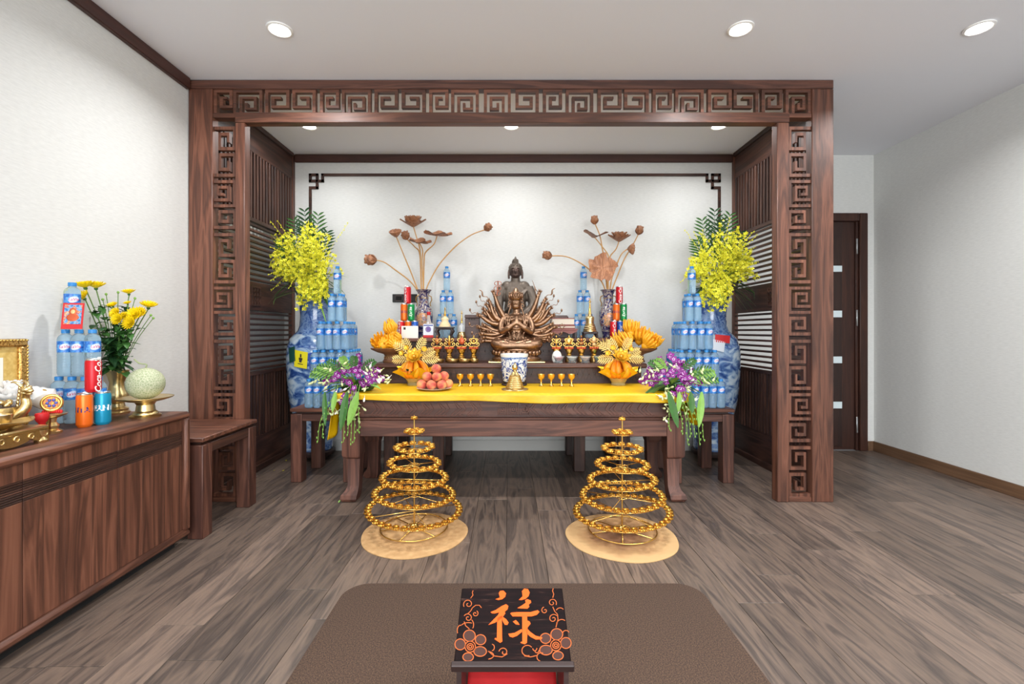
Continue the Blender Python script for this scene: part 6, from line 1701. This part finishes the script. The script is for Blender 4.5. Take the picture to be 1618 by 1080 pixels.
# censer with dragon beside the wall
dx0, dy0 = -1.932, 1.765
o = thing('dragon_censer', 'brass censer with a rearing dragon head and dark bowl', 'censer', (dx0, dy0, CT_))
MB().lathe([(0, 0), (.038, 0), (.04, .01), (.028, .02), (.025, .06), (.035, .075), (.048, .088), (.052, .112), (.048, .124), (.044, .122), (.042, .10), (0, .09)], 28, (dx0, dy0, CT_)).build('bowl', M_['brass_old'], o, 40)
MB().lathe([(0, .1205), (.045, .1205), (.045, .125), (0, .127)], 24, (dx0, dy0, CT_)).build('dark_lid', M_['book_dark'], o)
m = MB(); b0 = Vector((dx0 + .046, dy0 + .028, CT_ + .10))
m.tube(spline([b0 + Vector((-.01, -.01, -.02)), b0 + Vector((.018, .005, .02)), b0 + Vector((.012, .01, .055)), b0 + Vector((.022, .0, .085))], 9), [.020, .021, .018, .015, .014, .014, .015], 10)
m.ball(b0 + Vector((.03, -.004, .09)), (.020, .016, .014), 10, 8); m.ball(b0 + Vector((.048, -.008, .085)), (.013, .010, .008), 8, 6); m.ball(b0 + Vector((.046, -.008, .074)), (.011, .008, .004), 8, 6)
for s in (-1, 1):
    m.tube(spline([b0 + Vector((.022, s * .01, .10)), b0 + Vector((.005, s * .018, .118)), b0 + Vector((-.012, s * .02, .118))], 9), [.006, .005, .004, .002], 6); m.ball(b0 + Vector((.036, s * .011 - .004, .099)), .0045, 6, 4)
for k in range(7): m.ball(b0 + Vector((-.004 - .002 * k, .005, .095 - .014 * k)), (.006, .005, .010), 6, 4)
m.build('dragon_head', M_['brass'], o, 179)
m = MB()
for k in range(12):
    a = k * .52; m.ball((dx0 + .025 * math.cos(a), dy0 + .025 * math.sin(a), CT_ + .132 + .006 * (k % 3)), (.011, .011, .010), 8, 6)
m.build('nugget_pile', M_['brass'], o, 179)
# crystal lotus, conch, badge
o = thing('crystal_lotus', 'frosted crystal lotus lamp in front of the gilt picture frame', 'ornament', (-1.985, 1.862, CT_))
MB().lathe([(0, 0), (.045, 0), (.045, .012), (.03, .03), (.028, .075), (.045, .10), (.06, .14), (.057, .145), (.04, .115), (0, .10)], 24, (-1.985, 1.862, CT_)).build('crystal_base', M_['crystal'], o, 20)
m = MB(); M0 = Matrix.Translation((-1.985, 1.862, CT_ + .13)); petal_mesh(m, M0, .062, .026, .9, 8, 0, .003); petal_mesh(m, M0, .075, .024, .6, 8, .01, .003, .4); petal_mesh(m, M0, .08, .022, .35, 6, .02, .003)
m.build('crystal_petals', M_['crystal_w'] if 'crystal_w' in MATS else plain('crystal_w', (244, 244, 242), .2, trans=.25), o, 30)
o = thing('conch_shell', 'white conch shell with golden mouth behind the brass dragon', 'shell', (-1.928, 1.938, CT_))
MB().lathe([(0, 0), (.03, 0), (.03, .006), (.014, .02), (.014, .06), (.026, .075), (0, .078)], 18, (-1.928, 1.938, CT_)).build('support', M_['brass'], o)
CMx = Matrix.Translation((-1.928, 1.938, CT_ + .125)) @ Matrix.Rotation(-.5, 4, 'Y') @ Matrix.Scale(.85, 4)
m = MB().lathe([(0, -.085), (.010, -.075), (.022, -.05), (.040, -.02), (.052, .012), (.056, .03), (.040, .044), (.034, .05), (.028, .062), (.018, .066), (.014, .078), (.006, .082), (0, .09)], 24, M=CMx @ Matrix.Rotation(.3, 4, 'X'), rf=lambda a, z: 1 + .22 * math.exp(-((a - 5.6) * 1.6) ** 2) + .03 * math.sin(9 * a))
m.build('shell', M_['white_ceramic'], o, 60)
m = MB().ball((.036, -.026, .0), (.022, .012, .046), 14, 10, CMx); m.build('gold_mouth', M_['gold'], o, 179)
o = thing('enamel_badge', 'round red and gold enamel badge on a small brass pedestal', 'ornament', (-1.860, 1.893, CT_))
ex, ey = -1.860, 1.893
MB().lathe([(0, 0), (.032, 0), (.034, .008), (.02, .018), (.024, .03), (.014, .045), (.016, .06), (.045, .072), (.05, .078), (.045, .08), (0, .076)], 24, (ex, ey, CT_)).build('pedestal', M_['brass'], o, 40)
m = MB()
for k in range(9): m.ball((ex - .028 + .007 * k, ey - .006 + .002 * k, CT_ + .086), (.006, .006, .008), 6, 4)
m.build('red_beads', M_['red_paint'], o, 179)
EM = Matrix.Translation((ex, ey, CT_ + .122)) @ Matrix.Rotation(.6, 4, 'Z')
MB().torus((0, 0, 0), .030, .006, 24, 8, EM, axis='y').build('badge_ring', M_['gold'], o, 179)
MB().lathe([(0, -.003), (.028, -.003), (.028, .003), (0, .003)], 24, M=EM @ Matrix.Rotation(math.pi / 2, 4, 'X')).build('badge_face', M_['enamel'], o, None)
plain('badge_blue', (84, 96, 180), .4, .3)
m = MB()
for k in range(6): m.ball((.013 * math.cos(k * 1.047), -.004, .013 * math.sin(k * 1.047)), (.006, .002, .006), 8, 6, EM)
m.build('badge_petals', M_['badge_blue'], o, 179)
# red lacquer pot between dragon and badge
ox, oy = -1.845, 1.838
o = MB().lathe([(0, 0), (.014, 0), (.015, .02), (.010, .05), (.018, .062), (.022, .078), (.019, .09), (.014, .088), (0, .082)], 20, (ox, oy, CT_), rf=lambda a, z: 1 + .05 * math.cos(10 * a)).build('pot', M_['red_paint'], None, 60); o.name = 'red_lotus_cup'; tag(o, 'small red lotus cup between the dragon and the enamel badge', 'cup')
# fallen petals
for i, (px, py) in enumerate(((434, 727), (452, 728), (432, 743), (446, 744), (535, 794), (1300, 759))):
    Y = F * CH / (py - VY); m = MB(); leaf(m, (xat(px, Y), Y, .0012), (rnd(-1, 1), rnd(-1, 1), .12), .02, .006, .0, seg=3)
    m.v = [(v[0], v[1], max(.0006, v[2])) for v in m.v]
    o = m.build('fallen_petal', M_['petal_deep'] if i < 4 else M_['leaf_light'] if i == 4 else M_['bud_white'], None, None)
    tag(o, ['yellow petal fallen on the floor, back left', 'yellow petal fallen on the floor, back right by the table leg', 'yellow petal fallen on the floor, front left', 'yellow petal fallen on the floor, front right of the four', 'green leaf scrap on the floor beside the left altar foot', 'white scrap on the floor near the right doorway'][i], 'petal', 'fallen petals')
